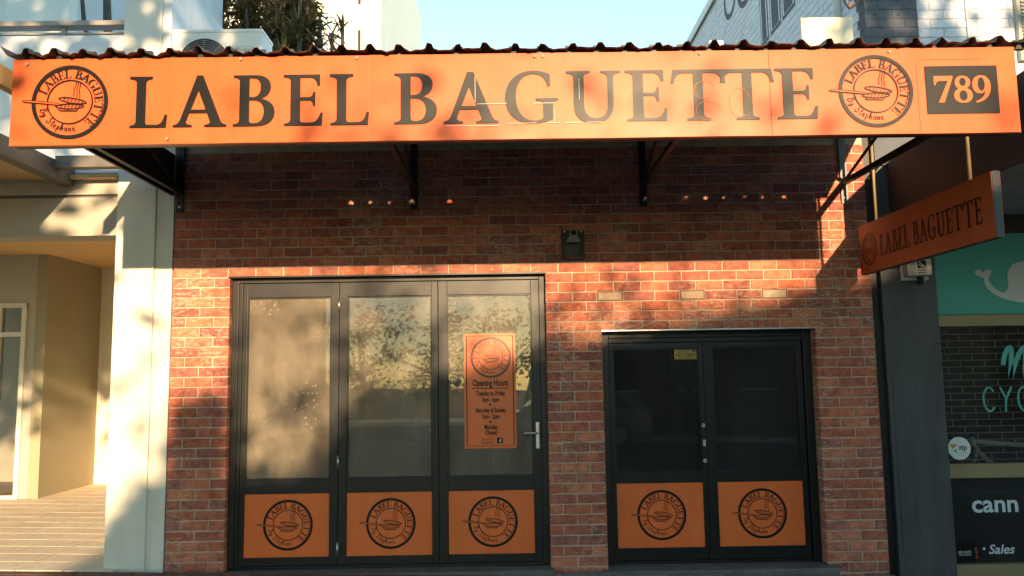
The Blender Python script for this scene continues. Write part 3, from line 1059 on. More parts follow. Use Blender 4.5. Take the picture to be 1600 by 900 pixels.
# ------------------------------------------------------------------ small things on the wall and the doors
po = thing('opening_hours_poster', 'tall orange opening hours poster stuck inside the folding door glass', 'poster', (-.155, .1, .97))
px0, px1, pz0, pz1 = -.380, .072, .970, 1.966
PY = .108
bx('sheet', M['orange2'], po, px0, px1, PY, PY + .003, pz0, pz1)
F = Flat()
q = .022
F.stroke([(px0 + q, pz0 + q), (px1 - q, pz0 + q), (px1 - q, pz1 - q), (px0 + q, pz1 - q)], .009, True)
F.stroke([(px0 + .07, 1.487), (px1 - .065, 1.487)], .007)
cxp = (px0 + px1) / 2
F.text('Opening Hours', cxp + .003, 1.508, .080, .62, .03)
for (b, z, s_) in (('Tuesday to Friday', 1.425, .046), ('7am - 6pm', 1.370, .046), ('Saturday & Sunday', 1.280, .046), ('7am - 2pm', 1.225, .046), ('Monday', 1.135, .046), ('Closed', 1.088, .046)):
    F.text(b, cxp + .003, z, .055, .64, .03)
for z in (1.345, 1.198):
    F.fill([ell(cxp, z, .010, .010, 12)])
F.text('Join us on', cxp - .03, 1.037, .028, .85, .004)
F.text('Facebook', cxp - .03, 1.010, .028, .85, .004)
F.fill([[(cxp + .055, 1.010), (cxp + .105, 1.010), (cxp + .105, 1.060), (cxp + .055, 1.060)]])
F.place('printing', M['ink'], po, (0, PY - .002, 0), UX, UZ)
Flat().text('f', cxp + .083, 1.012, .055, 1.0, .02).place('printing', M['white_ink'], po, (0, PY - .004, 0), UX, UZ)
emblem(M['ink_glare'], M['orange2'], po, (cxp + .01, PY, 1.755), UX, UZ, .178, .002)

ns = thing('no_cash_sticker', 'small yellow NO CASH sticker at the top of the double door glass', 'sticker', (1.58, .17, 1.716))
bx('sheet', M['yellow'], ns, 1.484, 1.682, .1735, .1755, 1.714, 1.818)
F = Flat().text('NO CASH', 1.583, 1.737, .042, .95, .012)
F.text('SURVEILLANCE', 1.555, 1.792, .019, .9, .006).text('CAMERAS IN USE', 1.555, 1.774, .014, .9, .004).text('KEPT ON PREMISES', 1.583, 1.720, .015, .95, .004)
F.ring(1.655, 1.79, .014, .010, 16).stroke([(1.645, 1.80), (1.668, 1.78)], .004)
F.place('printing', M['ink'], ns, (0, .1715, 0), UX, UZ)

wlp = thing('wall_lamp', 'small grey bulkhead lamp box on the brick wall above the doors', 'lamp', (.587, 0, 2.585))
bx('back_plate', M['black_steel'], wlp, .487, .693, -.02, -.008, 2.587, 2.856, c=.004)
MB().box(.520, .662, -.10, -.02, 2.60, 2.735, c=.03).build('lamp_body', M['charcoal'], wlp, smooth=True)
MB().prism([(.527, 2.74), (.655, 2.74), (.625, 2.80), (.557, 2.80)], 'y', -.075, -.02).build('lamp_hood', M['grey_steel'], wlp)
MB().tube([(.592, -.085, 2.822), (.592, -.02, 2.822)], .036, 16).build('socket_ring', M['grey_steel'], wlp)
MB().tube([(.592, -.088, 2.822), (.592, -.0855, 2.822)], .024, 14).build('socket', M['ink'], wlp)
for x in (.517, .664):
    MB().tube([(x, -.032, 2.842), (x, -.02, 2.842)], .010, 8).build('screw', M['steel'], wlp)

ab = thing('alarm_box', 'small white alarm siren box on the charcoal pillar below the hanging sign', 'alarm', (3.58, -.01, 2.36))
MB().box(3.452, 3.694, -.022, -.004, 2.365, 2.535, c=.006).build('back_plate', M['whale'], ab)
MB().prism([(3.475, 2.40), (3.69, 2.40), (3.69, 2.545), (3.515, 2.545), (3.475, 2.52)], 'y', -.095, -.022).build('cover', M['whale'], ab, bevel=.008)
F = Flat().fill([[(3.565, 2.462), (3.640, 2.462), (3.640, 2.530), (3.565, 2.530)]])
for z in (2.446, 2.426):
    for i in range(5):
        F.stroke([(3.570 + i * .0145, z), (3.580 + i * .0145, z)], .011)
F.place('printing', M['ink'], ab, (0, -.0965, 0), UX, UZ)
Flat().stroke([(3.575, 2.525), (3.632, 2.467)], .012).stroke([(3.575, 2.50), (3.606, 2.467)], .006).place('printing', M['whale'], ab, (0, -.098, 0), UX, UZ)
MB().tube([(3.61, -.05, 2.33), (3.61, -.05, 2.395)], .03, 12).build('siren_horn', M['ink'], ab)
F = MB()
for i in range(7):
    F.box(3.500, 3.545, -.0985, -.0955, 2.42 + i * .014, 2.427 + i * .014)
F.build('louvre', M['acgrey'], ab)

# air conditioner on the roof edge
ac = thing('air_conditioner', 'white outdoor air conditioner unit standing behind the awning edge', 'air conditioner', (-2.55, .16, 4.25))
ax0, ax1, az0, az1 = -2.955, -2.150, 4.26, 4.70
MB().box(ax0, ax1, -.06, .26, az0, az1 - .001, c=.012).build('casing', M['acwhite'], ac)
MB().box(ax0 - .005, ax1 + .005, -.065, .265, az1 - .015, az1 + .018, c=.008).build('lid', M['acwhite'], ac)
fc = (-2.66, 4.405)
gr = MB()
for i in range(11):
    r_ = .03 + i * .019
    gr.tube([(fc[0] + r_ * math.cos(t * math.pi / 16), -.075, fc[1] + r_ * math.sin(t * math.pi / 16)) for t in range(33)], .003, 5, cap=False)
for t in range(8):
    a = t * math.pi / 4
    gr.tube([(fc[0] + .02 * math.cos(a), -.079, fc[1] + .02 * math.sin(a)), (fc[0] + .228 * math.cos(a), -.079, fc[1] + .228 * math.sin(a))], .003, 5)
MB().tube([(fc[0], -.0665, fc[1]), (fc[0], -.062, fc[1])], .222, 32).build('fan_opening', M['dark'], ac)
gr.build('fan_grille', M['acgrey'], ac)
F = Flat().ring(0, 0, .105, .101, 40)
e = Flat()
e.v = [(x, y * .55) for x, y in F.v]; e.f = F.f
e.text('Modern', 0, .005, .055, 1.0, .0).text('AIR', 0, -.045, .05, 1.0, .0)
e.place('badge', M['acgrey'], ac, (-2.30, -.0625, 4.50), UX, UZ)
for x in (-2.84, -2.26):
    bx('foot', M['acgrey'], ac, x - .03, x + .03, -.03, .23, 4.245, 4.262)

rv = thing('roof_vent', 'tiny white vent cap poking over the awning edge', 'vent', (1.98, .2, 4.2))
MB().tube([(1.985, .25, 4.0), (1.985, .25, 4.60)], .03, 10).build('pipe', M['white'], rv)
MB().box(1.915, 2.055, .18, .32, 4.58, 4.665, c=.02).build('cap', M['white'], rv)

# ================================================================== left neighbour: rendered apartment block
ap = thing('apartment_block', 'cream rendered building with open tiled foyer left of the brick shop', 'building', (-4.5, 0, 0))
MB().box(-3.400, -3.062, -.030, .42, -.05, 5.9, c=.006).build('column', M['cream'], ap)
MB().box(-3.0615, -2.912, -.004, .42, -.05, 3.95, c=.004).build('column_return', M['cream'], ap)
MB().box(-3.0615, -2.982, -.006, .42, 3.951, 5.9, c=.004).build('column_return', M['white'], ap)
bx('side_wall', M['white'], ap, -3.20, -2.985, .421, 2.3, 3.9, 5.33)
bx('lintel', M['grey_wall'], ap, -9, -3.401, .0, .26, 2.872, 3.212)
bx('lintel_groove', M['bronze'], ap, -9, -3.401, .022, .26, 3.2125, 3.238)
bx('lintel_band', M['grey_wall'], ap, -9, -3.401, -.006, .26, 3.2385, 3.43)
bx('spandrel', M['white'], ap, -9, -3.401, -.012, .26, 3.4305, 4.695)
bx('terrace_slab', M['white'], ap, -9, -3.205, .2605, 5.0, 4.45, 4.69)
bx('foyer_ceiling', M['tan'], ap, -9, -3.405, .2605, 5.2, 3.285, 3.35)
bx('foyer_wall', M['olive'], ap, -6.20, -6.06, 3.60, 5.1, .0, 3.284)
bx('foyer_back_wall', M['cream'], ap, -6.06, -3.2, 5.0, 5.12, .0, 3.284)
bx('foyer_side_wall', M['cream'], ap, -3.40, -3.2, .4205, 5.0, .0, 3.284)
bx('door_frame', M['cream'], ap, -5.60, -5.53, 4.96, 4.999, .05, 2.15, c=.004)
bx('orange_panel', M['orange2'], ap, -5.655, -5.60, 4.90, 4.955, .12, 1.60, c=.004)
dl = MB().tube([(-4.75, 3.6, 3.262), (-4.75, 3.6, 3.284)], .09, 20).build('downlight', M['cream'], ap)

# shopfront inside the foyer
sf = MB()
sf.box(-6.31, -6.201, 3.60, 3.72, .05, 3.284)
sf.box(-9, -6.31, 3.60, 3.72, 2.64, 3.284)
sf.build('shopfront_wall', M['grey_wall'], ap)
f = MB()
for x in (-6.335, -6.66, -7.6):
    f.box(x - .03, x + .03, 3.57, 3.66, .06, 2.64, c=.004)
f.box(-9, -6.305, 3.572, 3.658, 2.58, 2.639, c=.004)
f.box(-9, -6.365, 3.574, 3.656, 2.20, 2.26, c=.004)
f.box(-9, -6.365, 3.574, 3.656, .06, .16, c=.004)
f.build('shopfront_frame', M['cream'], ap)
bx('shopfront_glass', M['glassS'], ap, -9, -6.36, 3.61, 3.616, .16, 2.58)
bx('shopfront_room', M['cream'], ap, -9, -6.2, 5.2, 5.3, .0, 3.0)
for (z0, z1) in ((.9, 1.25), (1.4, 1.75)):
    bx('shelf_goods', M['dark'], ap, -6.72, -6.42, 4.2, 4.5, z0, z1, c=.05)

fl = tag(MB().add([(-9, -.12, gz(-9) + .0), (-3.41, -.12, gz(-3.41) + .0), (-3.41, 5.2, gz(-3.41)), (-9, 5.2, gz(-9))], [(0, 1, 2, 3)]).build('foyer_floor', M['grout2']), kind='structure')
fl.location.z = -.004
tm = []
for k in range(3):
    o = MB().box(-.1955, .1955, -.1475, .1475, -.02, .004, c=.003).build('tile', M['tile'])
    tm.append(o.data)
    bpy.data.objects.remove(o)
for r in range(17):
    for i in range(9):
        x, y = -6.75 + i * .402 + .05, .035 + r * .302
        if y > 4.9 or (x < -6.1 and y > 3.5):
            continue
        z = gz(x)
        o = bpy.data.objects.new('floor_tile', tm[(r + i) % 3])
        link(o, fl)
        o.location = (x, y, z + random.uniform(-.0006, .0006) + .004)
        o.rotation_euler = (0, -til, 0)

# steel and board canopy in front of it
cp = thing('entrance_canopy', 'bronze steel canopy frame with tan soffit above the foyer entrance', 'canopy', (-4.2, -1, 3.3))
bx('main_beam', M['bronze'], cp, -3.90, -3.79, -2.6, -.014, 3.315, 3.47)
bx('cross_beam', M['bronze'], cp, -3.789, -3.10, -.33, -.23, 3.40, 3.50)
bx('wall_batten', M['tan'], cp, -3.789, -3.405, -.10, -.013, 3.365, 3.396)
bx('edge_beam', M['tan'], cp, -3.099, -3.04, -2.6, -.04, 3.40, 3.52)
bx('soffit_panel', M['tan'], cp, -9, -3.901, -2.6, -.014, 3.365, 3.40)
bx('front_beam', M['bronze'], cp, -9, -3.905, -2.72, -2.601, 3.33, 3.48)

# terrace railing
rl = thing('terrace_railing', 'flat metal handrail along the terrace above the foyer', 'railing', (-5, .05, 4.69))
MB().box(-9, -3.404, -.02, .10, 4.79, 4.835, c=.004).build('top_rail', M['rail'], rl)
MB().box(-9, -3.404, .02, .05, 4.725, 4.742, c=.002).build('lower_rail', M['rail'], rl)
for x in (-3.97, -5.4, -6.8):
    bx('post', M['rail'], rl, x - .02, x + .02, .015, .055, 4.696, 4.789)

# upper storey set back behind the railing
us = thing('upper_storey', 'sunlit cream upper wall set back behind the terrace railing', 'building', (-6, 1.6, 4.69))
bx('front_wall', M['cream'], us, -9, -4.83, 1.6, 1.8, 4.691, 8.5)
bx('rear_wall', M['white'], us, -9, -4.35, 3.8, 5.0, 4.692, 8.5)
bx('eave_slab', M['white'], us, -4.6, -4.05, 8.2, 9.2, 6.85, 7.05)


# ------------------------------------------------------------------ trees
def limb(mb, p, d, L_, r, depth, rr, tips, bend=.25):
    pts, rad = [Vector(p)], [r]
    d = Vector(d).normalized()
    n = 5
    for i in range(n):
        d = (d + Vector((rr.uniform(-bend, bend), rr.uniform(-bend, bend), rr.uniform(-.05, .18))) * .5).normalized()
        pts.append(pts[-1] + d * L_ / n)
        rad.append(r * (1 - .55 * (i + 1) / n))
    mb.tube(pts, rad, 7 if depth > 1 else 5)
    if depth == 0:
        tips += [pts[-1], pts[-2], pts[-3]]
        return
    for k in range(rr.choice((2, 3, 3))):
        i = rr.randrange(2, n + 1)
        dd = (d + Vector((rr.uniform(-1, 1), rr.uniform(-1, 1), rr.uniform(-.1, .7)))).normalized()
        limb(mb, pts[i], dd, L_ * rr.uniform(.55, .8), rad[i] * .75, depth - 1, rr, tips, bend)


def leaves(mb, tips, per, spread, size, rr, aspect=.45):
    for t in tips:
        for _ in range(per):
            c = t + Vector((rr.gauss(0, spread), rr.gauss(0, spread), rr.gauss(0, spread * .7)))
            a = Vector((rr.gauss(0, 1), rr.gauss(0, 1), rr.gauss(0, .8))).normalized()
            b = a.orthogonal().normalized()
            b = Matrix.Rotation(rr.uniform(0, 6.28), 3, a) @ b
            s_ = size * rr.uniform(.6, 1.3)
            mb.add([c - a * s_, c + b * s_ * aspect, c + a * s_, c - b * s_ * aspect], [(0, 1, 2, 3)])


def tree(label, group, x, y, z, h, r, depth, per, spread, size, seed, name='street_tree', lm='leafD'):
    rr = random.Random(seed)
    t = thing(name, label, 'tree', (x, y, z), group)
    tips, mb = [], MB()
    limb(mb, (x, y, z), (rr.uniform(-.1, .1), rr.uniform(-.1, .1), 1), h, r, depth, rr, tips)
    mb.build('trunk', M['bark'], t, smooth=True)
    lf = MB()
    leaves(lf, tips, per, spread, size, rr)
    lf.build('crown', M[lm], t)
    return t


TREES = [('slender street tree across the road left of the house', .4, -18.2, 3.6, 62, 9),
         ('slender street tree across the road in front of the house', 5.4, -17.2, 3.3, 63, 9)]
for lab, x, y, h, sd_, per in TREES:
    tree(lab, 'street trees across the road', x, y, gz(x) - .02, h, .10, 3, per, .42, .11, sd_)


def big_tree(label, x, y, z, cx, cz, rx, ry, rz, clumps, per, seed, low=()):  # crowns put in behind the viewer to block sky fill
    """spreading street tree added to screen sky and shade walls: forked trunk, long limbs, clumped crown"""
    rr = random.Random(seed)
    t = thing('sky_screen_tree', label, 'tree', (x, y, z), 'big trees added behind the viewer')
    mb, lf = MB(), MB()
    mb.tube([(x, y, z), (x + .1, y, z + 1.5), (x, y, z + 3.2)], [.55, .42, .40], 10)
    tips = []
    for k in range(clumps):
        while True:
            q = Vector((rr.uniform(-1, 1), rr.uniform(-1, 1), rr.uniform(-1, 1)))
            if .25 < q.length < 1:
                break
        tips.append(Vector((cx + q.x * rx, y + q.y * ry, cz + q.z * rz)))
    for (xa, xb, za, zb, nn) in low:  # low clumps added to shade the lintel and the pilaster
        tips += [Vector((rr.uniform(xa, xb), y + rr.uniform(-1.2, 1.2), rr.uniform(za, zb))) for _ in range(nn)]
    for q in tips[::5]:
        m1 = Vector((x, y, z + 3.1)).lerp(q, .45) + Vector((0, 0, .7))
        mb.tube([(x, y, z + 3.0), m1, q], [.16, .10, .03], 6)
    mb.build('trunk', M['bark'], t, smooth=True)
    leaves(lf, tips, per, .55, .17, rr, .5)
    lf.build('crown', M['leafD'], t)


big_tree('broad street tree added on the left behind the viewer to screen the sky', -6.5, -13.2, gz(-6.5) - .17, -4.0, 9.4, 7.2, 4.2, 3.4, 230, 42, 71, [(-6.5, -1.75, 5.2, 6.2, 46)])
big_tree('broad street tree added on the right behind the viewer to screen the sky', 10.8, -13.4, gz(10.8) - .17, 8.4, 10.9, 7.0, 4.2, 3.3, 170, 40, 72, [(5.5, 6.1, 6.9, 8.0, 7)])

# thin tree on the terrace, mostly bare
rr = random.Random(12)
t = thing('terrace_tree', 'thin bare-stemmed tree behind the terrace railing', 'tree', (-4.9, 2.9, 4.69))
mb = MB()
mb.tube([(-4.88, 2.9, 4.69), (-4.92, 2.9, 5.3), (-5.05, 2.9, 6.1), (-5.1, 2.9, 7.0)], [.07, .06, .055, .04], 8)
mb.tube([(-4.97, 2.9, 5.45), (-5.15, 2.88, 5.62), (-5.32, 2.85, 6.1), (-5.4, 2.85, 6.8)], [.035, .035, .03, .02], 6)
mb.tube([(-4.50, 2.9, 4.69), (-4.36, 2.9, 5.2), (-4.20, 2.9, 5.7), (-4.05, 2.9, 6.6)], [.05, .055, .05, .03], 7)
mb.tube([(-4.36, 2.9, 5.3), (-4.6, 2.85, 5.6), (-4.72, 2.8, 5.9)], [.018, .014, .008], 5)
mb.build('trunk', M['bark'], t, smooth=True)
lf = MB()
leaves(lf, [Vector((-4.45 + rr.uniform(-.2, .2), 2.85, 5.55 + rr.uniform(-.25, .5))) for _ in range(14)], 14, .10, .045, rr)
lf.build('crown', M['leafD'], t)

# spiky screw-pine thicket behind the shop roof
def spiky(name, label, x, y, stems, seed, group='spiky plants behind the shop roof'):
    rr = random.Random(seed)
    t = thing(name, label, 'plant', (x, y, -.1), group)
    tr, lf = MB(), MB()
    for (tx, ty, tz, n, ln) in stems:
        tr.tube([(x + (tx - x) * .3, y, -.1), (x + (tx - x) * .6, ty, tz * .45), (tx + rr.uniform(-.08, .08), ty, tz * .8), (tx, ty, tz)], [.07, .06, .045, .03], 6)
        for k in range(n * 3):
            a = rr.uniform(0, 2 * math.pi)
            el = rr.uniform(-.5, 1.25)
            d = Vector((math.cos(a) * math.cos(el), math.sin(a) * math.cos(el), math.sin(el)))
            L_ = ln * rr.uniform(.6, 1.15)
            s_ = d.cross(Vector((0, 0, 1)))
            s_ = (s_.normalized() if s_.length > .01 else Vector((1, 0, 0))) * .016
            b0 = Vector((tx, ty, max(5.9, tz - (rr.uniform(0, .28) + .62 * (k % 3)))))
            m1 = b0 + d * L_ * .55
            e = b0 + d * L_ - Vector((0, 0, L_ * .22 * math.cos(el)))
            lf.add([b0 - s_, b0 + s_, m1 + s_ * 1.2, e, m1 - s_ * 1.2], [(0, 1, 2, 4), (4, 2, 3)])
    tr.build('stem', M['stem'], t, smooth=True)
    lf.build('crown', M['leafO'], t)


rr = random.Random(4)
spiky('spiky_plant', 'dense dark spiky plant right of the sloping grey wall', -4.2, 6.4,
      [(rr.uniform(-5.0, -3.55), 6.2 + rr.uniform(-.4, .6), rr.uniform(6.5, 8.7), 70, .46) for _ in range(44)], 21)
spiky('spiky_plant', 'pale olive spiky plant nearest the cream tower', -3.35, 5.6,
      [(rr.uniform(-3.75, -3.15), 5.5 + rr.uniform(-.3, .3), rr.uniform(6.4, 8.1), 70, .42) for _ in range(18)]
      + [(-2.75, 5.5, 7.15, 22, .32), (-2.60, 5.4, 6.75, 16, .30), (-2.95, 5.5, 7.5, 18, .34), (-3.05, 5.4, 6.9, 30, .36)] + [(rr.uniform(-3.2, -2.45), 5.4 + rr.uniform(-.2, .2), rr.uniform(6.3, 7.7), 9, .38) for _ in range(9)], 22)
rr = random.Random(9)
t = thing('leafy_shrub', 'dark leafy shrub mass behind the spiky plants', 'shrub', (-4.6, 7.6, -.1))
mb, lf = MB(), MB()
for k in range(5):
    mb.tube([(-4.6, 7.6, -.1), (-4.6 + .2 * (k - 2), 7.6, 4.0), (-4.7 + .35 * (k - 2), 7.6, 7.4)], [.10, .08, .03], 6)
mb.build('trunk', M['bark'], t, smooth=True)
leaves(lf, [Vector((rr.uniform(-5.6, -3.95), 7.6 + rr.uniform(-.4, .4), rr.uniform(6.0, 9.2))) for _ in range(90)], 60, .22, .06, rr)
lf.build('crown', M['leafD'], t)

# ------------------------------------------------------------------ pale tower far behind
tw = thing('cream_tower', 'sunlit cream apartment tower rising behind the awning', 'building', (-6, 16, 0))
bx('wall', M['cream'], tw, -12, -3.31, 14, 24, 0, 16)
bx('pilaster', M['zinc'], tw, -4.30, -4.12, 13.93, 13.999, 0, 16)
bx('pilaster', M['white'], tw, -4.85, -4.55, 13.85, 13.999, 0, 16)
for (z0, z1) in ((10.2, 11.0), (11.75, 13.5)):
    w_ = bx('window', M['dark'], tw, -3.93, -3.86, 13.97, 13.999, z0, z1)
    bx('window_frame', M['white'], w_, -3.96, -3.93, 13.96, 13.999, z0 - .05, z1 + .05)
hd = [(13.0 - 0.0 + 1.0 * (1 - math.cos(R(a))) * 1.0, 11.35 + 1.05 * math.sin(R(a))) for a in range(0, 91, 10)]
hd = [(14.0 - 1.0 * math.cos(R(a)), 11.30 + 1.0 * math.sin(R(a))) for a in range(0, 91, 9)]
inn = [(14.0 - .93 * math.cos(R(a)), 11.30 + .93 * math.sin(R(a))) for a in range(90, -1, -9)]
MB().prism(hd + inn, 'x', -6.35, -5.15).build('curved_hood', M['zinc'], tw)
MB().prism([(12.4, 10.9), (14, 13.6), (14, 12.9), (12.4, 10.2)], 'x', -5.10, -5.02).build('stair_stringer', M['white'], tw)
bx('balcony_wall', M['zinc'], tw, -6.5, -5.55, 13.3, 13.999, 9.2, 10.95)
bx('rounded_vent', M['white'], tw, -5.95, -5.45, 12.9, 13.29, 9.2, 10.55, c=.2)

# ================================================================== right neighbour: bike shop
bk = thing('bike_shop', 'charcoal fronted bicycle shop right of the brick wall', 'shop', (4.5, 0, -.1))
MB().box(3.284, 3.768, -.004, .12, -.25, 3.395, c=.003).build('pillar', M['charcoal'], bk)
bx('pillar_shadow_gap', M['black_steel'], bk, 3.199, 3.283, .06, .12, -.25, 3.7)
bx('pillar_board', M['charcoal'], bk, 3.325, 3.74, -.0075, -.0045, .02, 1.56)
for (x, z) in ((3.35, 1.53), (3.72, 1.53), (3.35, .75), (3.72, .75), (3.35, .06), (3.72, .06)):
    MB().tube([(x, -.012, z), (x, -.0078, z)], .006, 6).build('screw', M['charcoal'], bk)
bx('transom_bar', M['brass'], bk, 3.769, 6.5, .05, .14, 1.962, 2.062, c=.004)
bx('middle_bar', M['brass'], bk, 3.769, 6.5, .05, .14, .655, .775, c=.004)
bx('plinth', M['brass'], bk, 3.769, 6.5, .04, .14, -.25, -.065, c=.004)
bx('header', M['black_steel'], bk, 3.769, 6.5, .06, .12, 2.79, 3.02)
bx('window_pane', M['glassS'], bk, 3.769, 6.5, .10, .106, .7755, 1.9615)
bx('window_pane', M['glassR'], bk, 3.769, 6.5, .10, .106, -.0645, .6545)
bx('lower_lining', M['dark'], bk, 3.769, 6.5, .125, .13, -.064, .654)
rm = MB()
rm.box(3.6, 6.6, 3.0, 3.1, -.2, 3.0)
rm.box(3.6, 3.7, .2, 3.0, -.2, 3.0)
rm.box(6.5, 6.6, .2, 3.0, -.2, 3.0)
rm.box(3.6, 6.6, .2, 3.1, 3.0, 3.1)
rm.box(3.6, 6.6, .15, 3.1, .03, .13)
rm.build('interior_wall', M['dark'], bk)

# roller grille behind the glass
sh = thing('roller_grille', 'steel roller grille of brick-pattern links behind the bike shop glass', 'shutter', (4.6, .16, .78))
nr = 21
for i in range(nr):
    z = .80 + i * (1.955 - .80) / (nr - 1)
    MB().tube([(3.771, .16, z), (5.6, .16, z)], .0036, 6).build('rod', M['grille'], sh)
lk = MB()
for i in range(nr - 1):
    z = .80 + i * (1.955 - .80) / (nr - 1)
    for k in range(9):
        x = 3.80 + k * .215 + (i % 2) * .107
        lk.box(x, x + .006, .157, .163, z, z + .0578)
tag(lk.build('link', M['grille'], sh), kind='stuff')


# bicycle on display
def bicycle(x, y, z):
    b = thing('bicycle', 'bicycle with pale frame on display behind the roller grille', 'bicycle', (x, y, z))
    wr = .335
    for cx in (x, x + 1.02):
        q = MB().tube([(cx + wr * math.cos(a * math.pi / 18), y, z + wr + wr * math.sin(a * math.pi / 18)) for a in range(37)], .018, 6, cap=False).build('tyre', M['rubber'], b)
        s_ = MB()
        for a in range(16):
            t_ = a * math.pi / 8
            s_.tube([(cx, y + (.03 if a % 2 else -.03), z + wr), (cx + .31 * math.cos(t_), y, z + wr + .31 * math.sin(t_))], .0015, 4)
        s_.tube([(cx + .315 * math.cos(a * math.pi / 18), y, z + wr + .315 * math.sin(a * math.pi / 18)) for a in range(37)], .008, 5, cap=False)
        s_.build('spokes', M['steel'], b)
    h = z + wr
    A, B_, Cc, Dd = (x + .10, y, h + .50), (x + .16, y, h + .38), (x + .58, y, h - .05), (x + .76, y, h + .46)
    fr_ = MB()
    fr_.tube([A, (x + .14, y, h + .36)], .022, 8)
    fr_.tube([(x + .115, y, h + .46), (x + .74, y, h + .40)], .020, 8)
    fr_.tube([(x + .14, y, h + .38), Cc], .024, 8)
    fr_.tube([Cc, Dd], .018, 8)
    fr_.tube([Cc, (x + 1.02, y, h)], .012, 6)
    fr_.tube([(x + .74, y, h + .38), (x + 1.02, y, h)], .010, 6)
    fr_.build('frame', M['bikewhite'], b, smooth=True)
    MB().tube([(x + .14, y, h + .36), (x + .05, y, h + .12), (x, y, h)], [.018, .016, .010], 8).build('fork', M['bikewhite'], b, smooth=True)
    MB().tube([(x + .10, y, h + .50), (x + .08, y, h + .57), (x + .02, y - .05, h + .58), (x + .0, y - .25, h + .57), (x - .10, y - .26, h + .55), (x - .12, y - .26, h + .46), (x - .03, y - .26, h + .42)], .014, 7).build('handlebar', M['rubber'], b, smooth=True)
    MB().box(x + .70, x + .96, y - .06, y + .06, h + .48, h + .53, c=.02).build('saddle', M['rubber'], b)
    MB().tube([(x + .58, y - .05, h - .05), (x + .58, y - .065, h - .05)], .09, 20).build('chainring', M['steel'], b)
    MB().tube([(x + .58, y - .07, h - .05), (x + .70, y - .09, h - .16)], .012, 6).build('crank', M['steel'], b)
    MB().box(x - .02, x + .02, y - .05, y - .02, h + .30, h + .335, c=.006).build('reflector', M['red'], b)


bicycle(4.16, .50, .132)
for (x, z, c) in ((4.10, 1.00, 'red'), (4.33, 1.06, 'red'), (3.98, 1.12, 'cream'), (4.05, 1.15, 'cream')):
    pass

# teal whale sign
ts = thing('whale_sign', 'teal panel with a pale whale above the bike shop window', 'sign', (4.6, .05, 2.06))
bx('panel', M['teal'], ts, 3.769, 6.5, .062, .10, 2.066, 2.785, c=.003)


def W(px, py):
    return (3.857 - (py - 365) * .00042 + (px - 1463) * .00572 - .022, 2.798 - (py - 365) * .00573 - (px - 1463) * .00008 - .006)


wh = bez('M 1522 425 C 1527 420 1533 423 1536 426 C 1539 421 1546 420 1549 423 C 1548 428 1545 432 1544 437 C 1548 447 1558 457 1567 457 C 1575 455 1575 447 1574 440 C 1571 424 1578 413 1590 410 C 1620 402 1690 402 1700 440 C 1700 470 1640 476 1600 473 C 1570 470 1550 462 1541 449 C 1537 443 1538 439 1536 434 C 1530 433 1524 431 1522 425', 8)
Flat().fill([[W(*p) for p in wh]]).place('whale', M['whale'], ts, (0, .060, 0), UX, UZ)

# lettering on the glass
lt = thing('window_lettering', 'teal hand-drawn letters on the bike shop window glass', 'lettering', (4.4, .098, 1.2))
F = Flat()
for q in (bez('M 4.36 1.62 C 4.37 1.70 4.40 1.77 4.435 1.775 C 4.455 1.77 4.43 1.66 4.415 1.50', 6), bez('M 4.415 1.50 C 4.46 1.62 4.51 1.75 4.56 1.775 C 4.575 1.76 4.55 1.62 4.545 1.51', 6), bez('M 4.545 1.51 C 4.60 1.64 4.66 1.75 4.70 1.77 C 4.71 1.70 4.69 1.58 4.69 1.52', 6)):
    F.stroke(q, .042)
F.stroke(ell(4.215, 1.322, .052, .102, 20, 40, 320), .018)
F.stroke([(4.315, 1.425), (4.36, 1.33)], .018).stroke([(4.415, 1.425), (4.36, 1.32), (4.35, 1.215)], .018)
F.stroke(ell(4.52, 1.322, .052, .102, 20, 40, 320), .018)
F.place('lettering', M['teal_ink'], lt, (0, .0975, 0), UX, UZ)
ln = thing('window_lettering', 'white letters on the dark lower pane of the bike shop', 'lettering', (4.2, .098, 0))
Flat().text('cann', 3.985, .362, .205, 1.08, .02, 0, 'LEFT').place('lettering', M['white_ink'], ln, (0, .0975, 0), UX, UZ)
Flat().fill([ell(4.066, .055, .012, .012, 12)]).text('Sales', 4.10, .012, .108, 1.05, .014, .25, 'LEFT').place('lettering', M['white_ink'], ln, (0, .0975, 0), UX, UZ)
zp = thing('round_sticker', 'round white sticker with a small coloured mark on the bike shop glass', 'sticker', (3.92, .098, .81))
MB().tube([(3.918, .0965, .905), (3.918, .0995, .905)], .098, 32).build('disc', M['paper'], zp)
Flat().text('zip', 3.948, .893, .062, 1.05, .02).place('printing', M['ink'], zp, (0, .0955, 0), UX, UZ)
Flat().text('own the way', 3.925, .862, .020, 1.0, 0).text('you pay', 3.930, .840, .020, 1.0, 0).place('printing', M['acgrey'], zp, (0, .0955, 0), UX, UZ)
Flat().stroke([(3.846, .945), (3.868, .905)], .022).place('printing', M['yellow'], zp, (0, .0955, 0), UX, UZ)
Flat().stroke([(3.868, .940), (3.890, .925)], .018).place('printing', M['red'], zp, (0, .0950, 0), UX, UZ)
Flat().stroke([(3.866, .886), (3.894, .886)], .018).place('printing', M['green'], zp, (0, .0945, 0), UX, UZ)
sk = thing('square_sticker', 'small black sticker with white lettering in the bottom corner of the bike shop glass', 'sticker', (3.89, .098, -.06))
bx('sheet', M['ink'], sk, 3.822, 3.972, .0955, .0985, -.058, .128)
Flat().text('skratch', 3.897, .018, .042, .9, .006).stroke([(3.845, .006), (3.95, .006)], .005).place('printing', M['white_ink'], sk, (0, .0945, 0), UX, UZ)
bx('side_strip', M['ink'], sk, 3.976, 4.006, .0955, .0985, -.05, .09)
F = Flat().text('skratch', 0, -.012, .034, .95, .006)
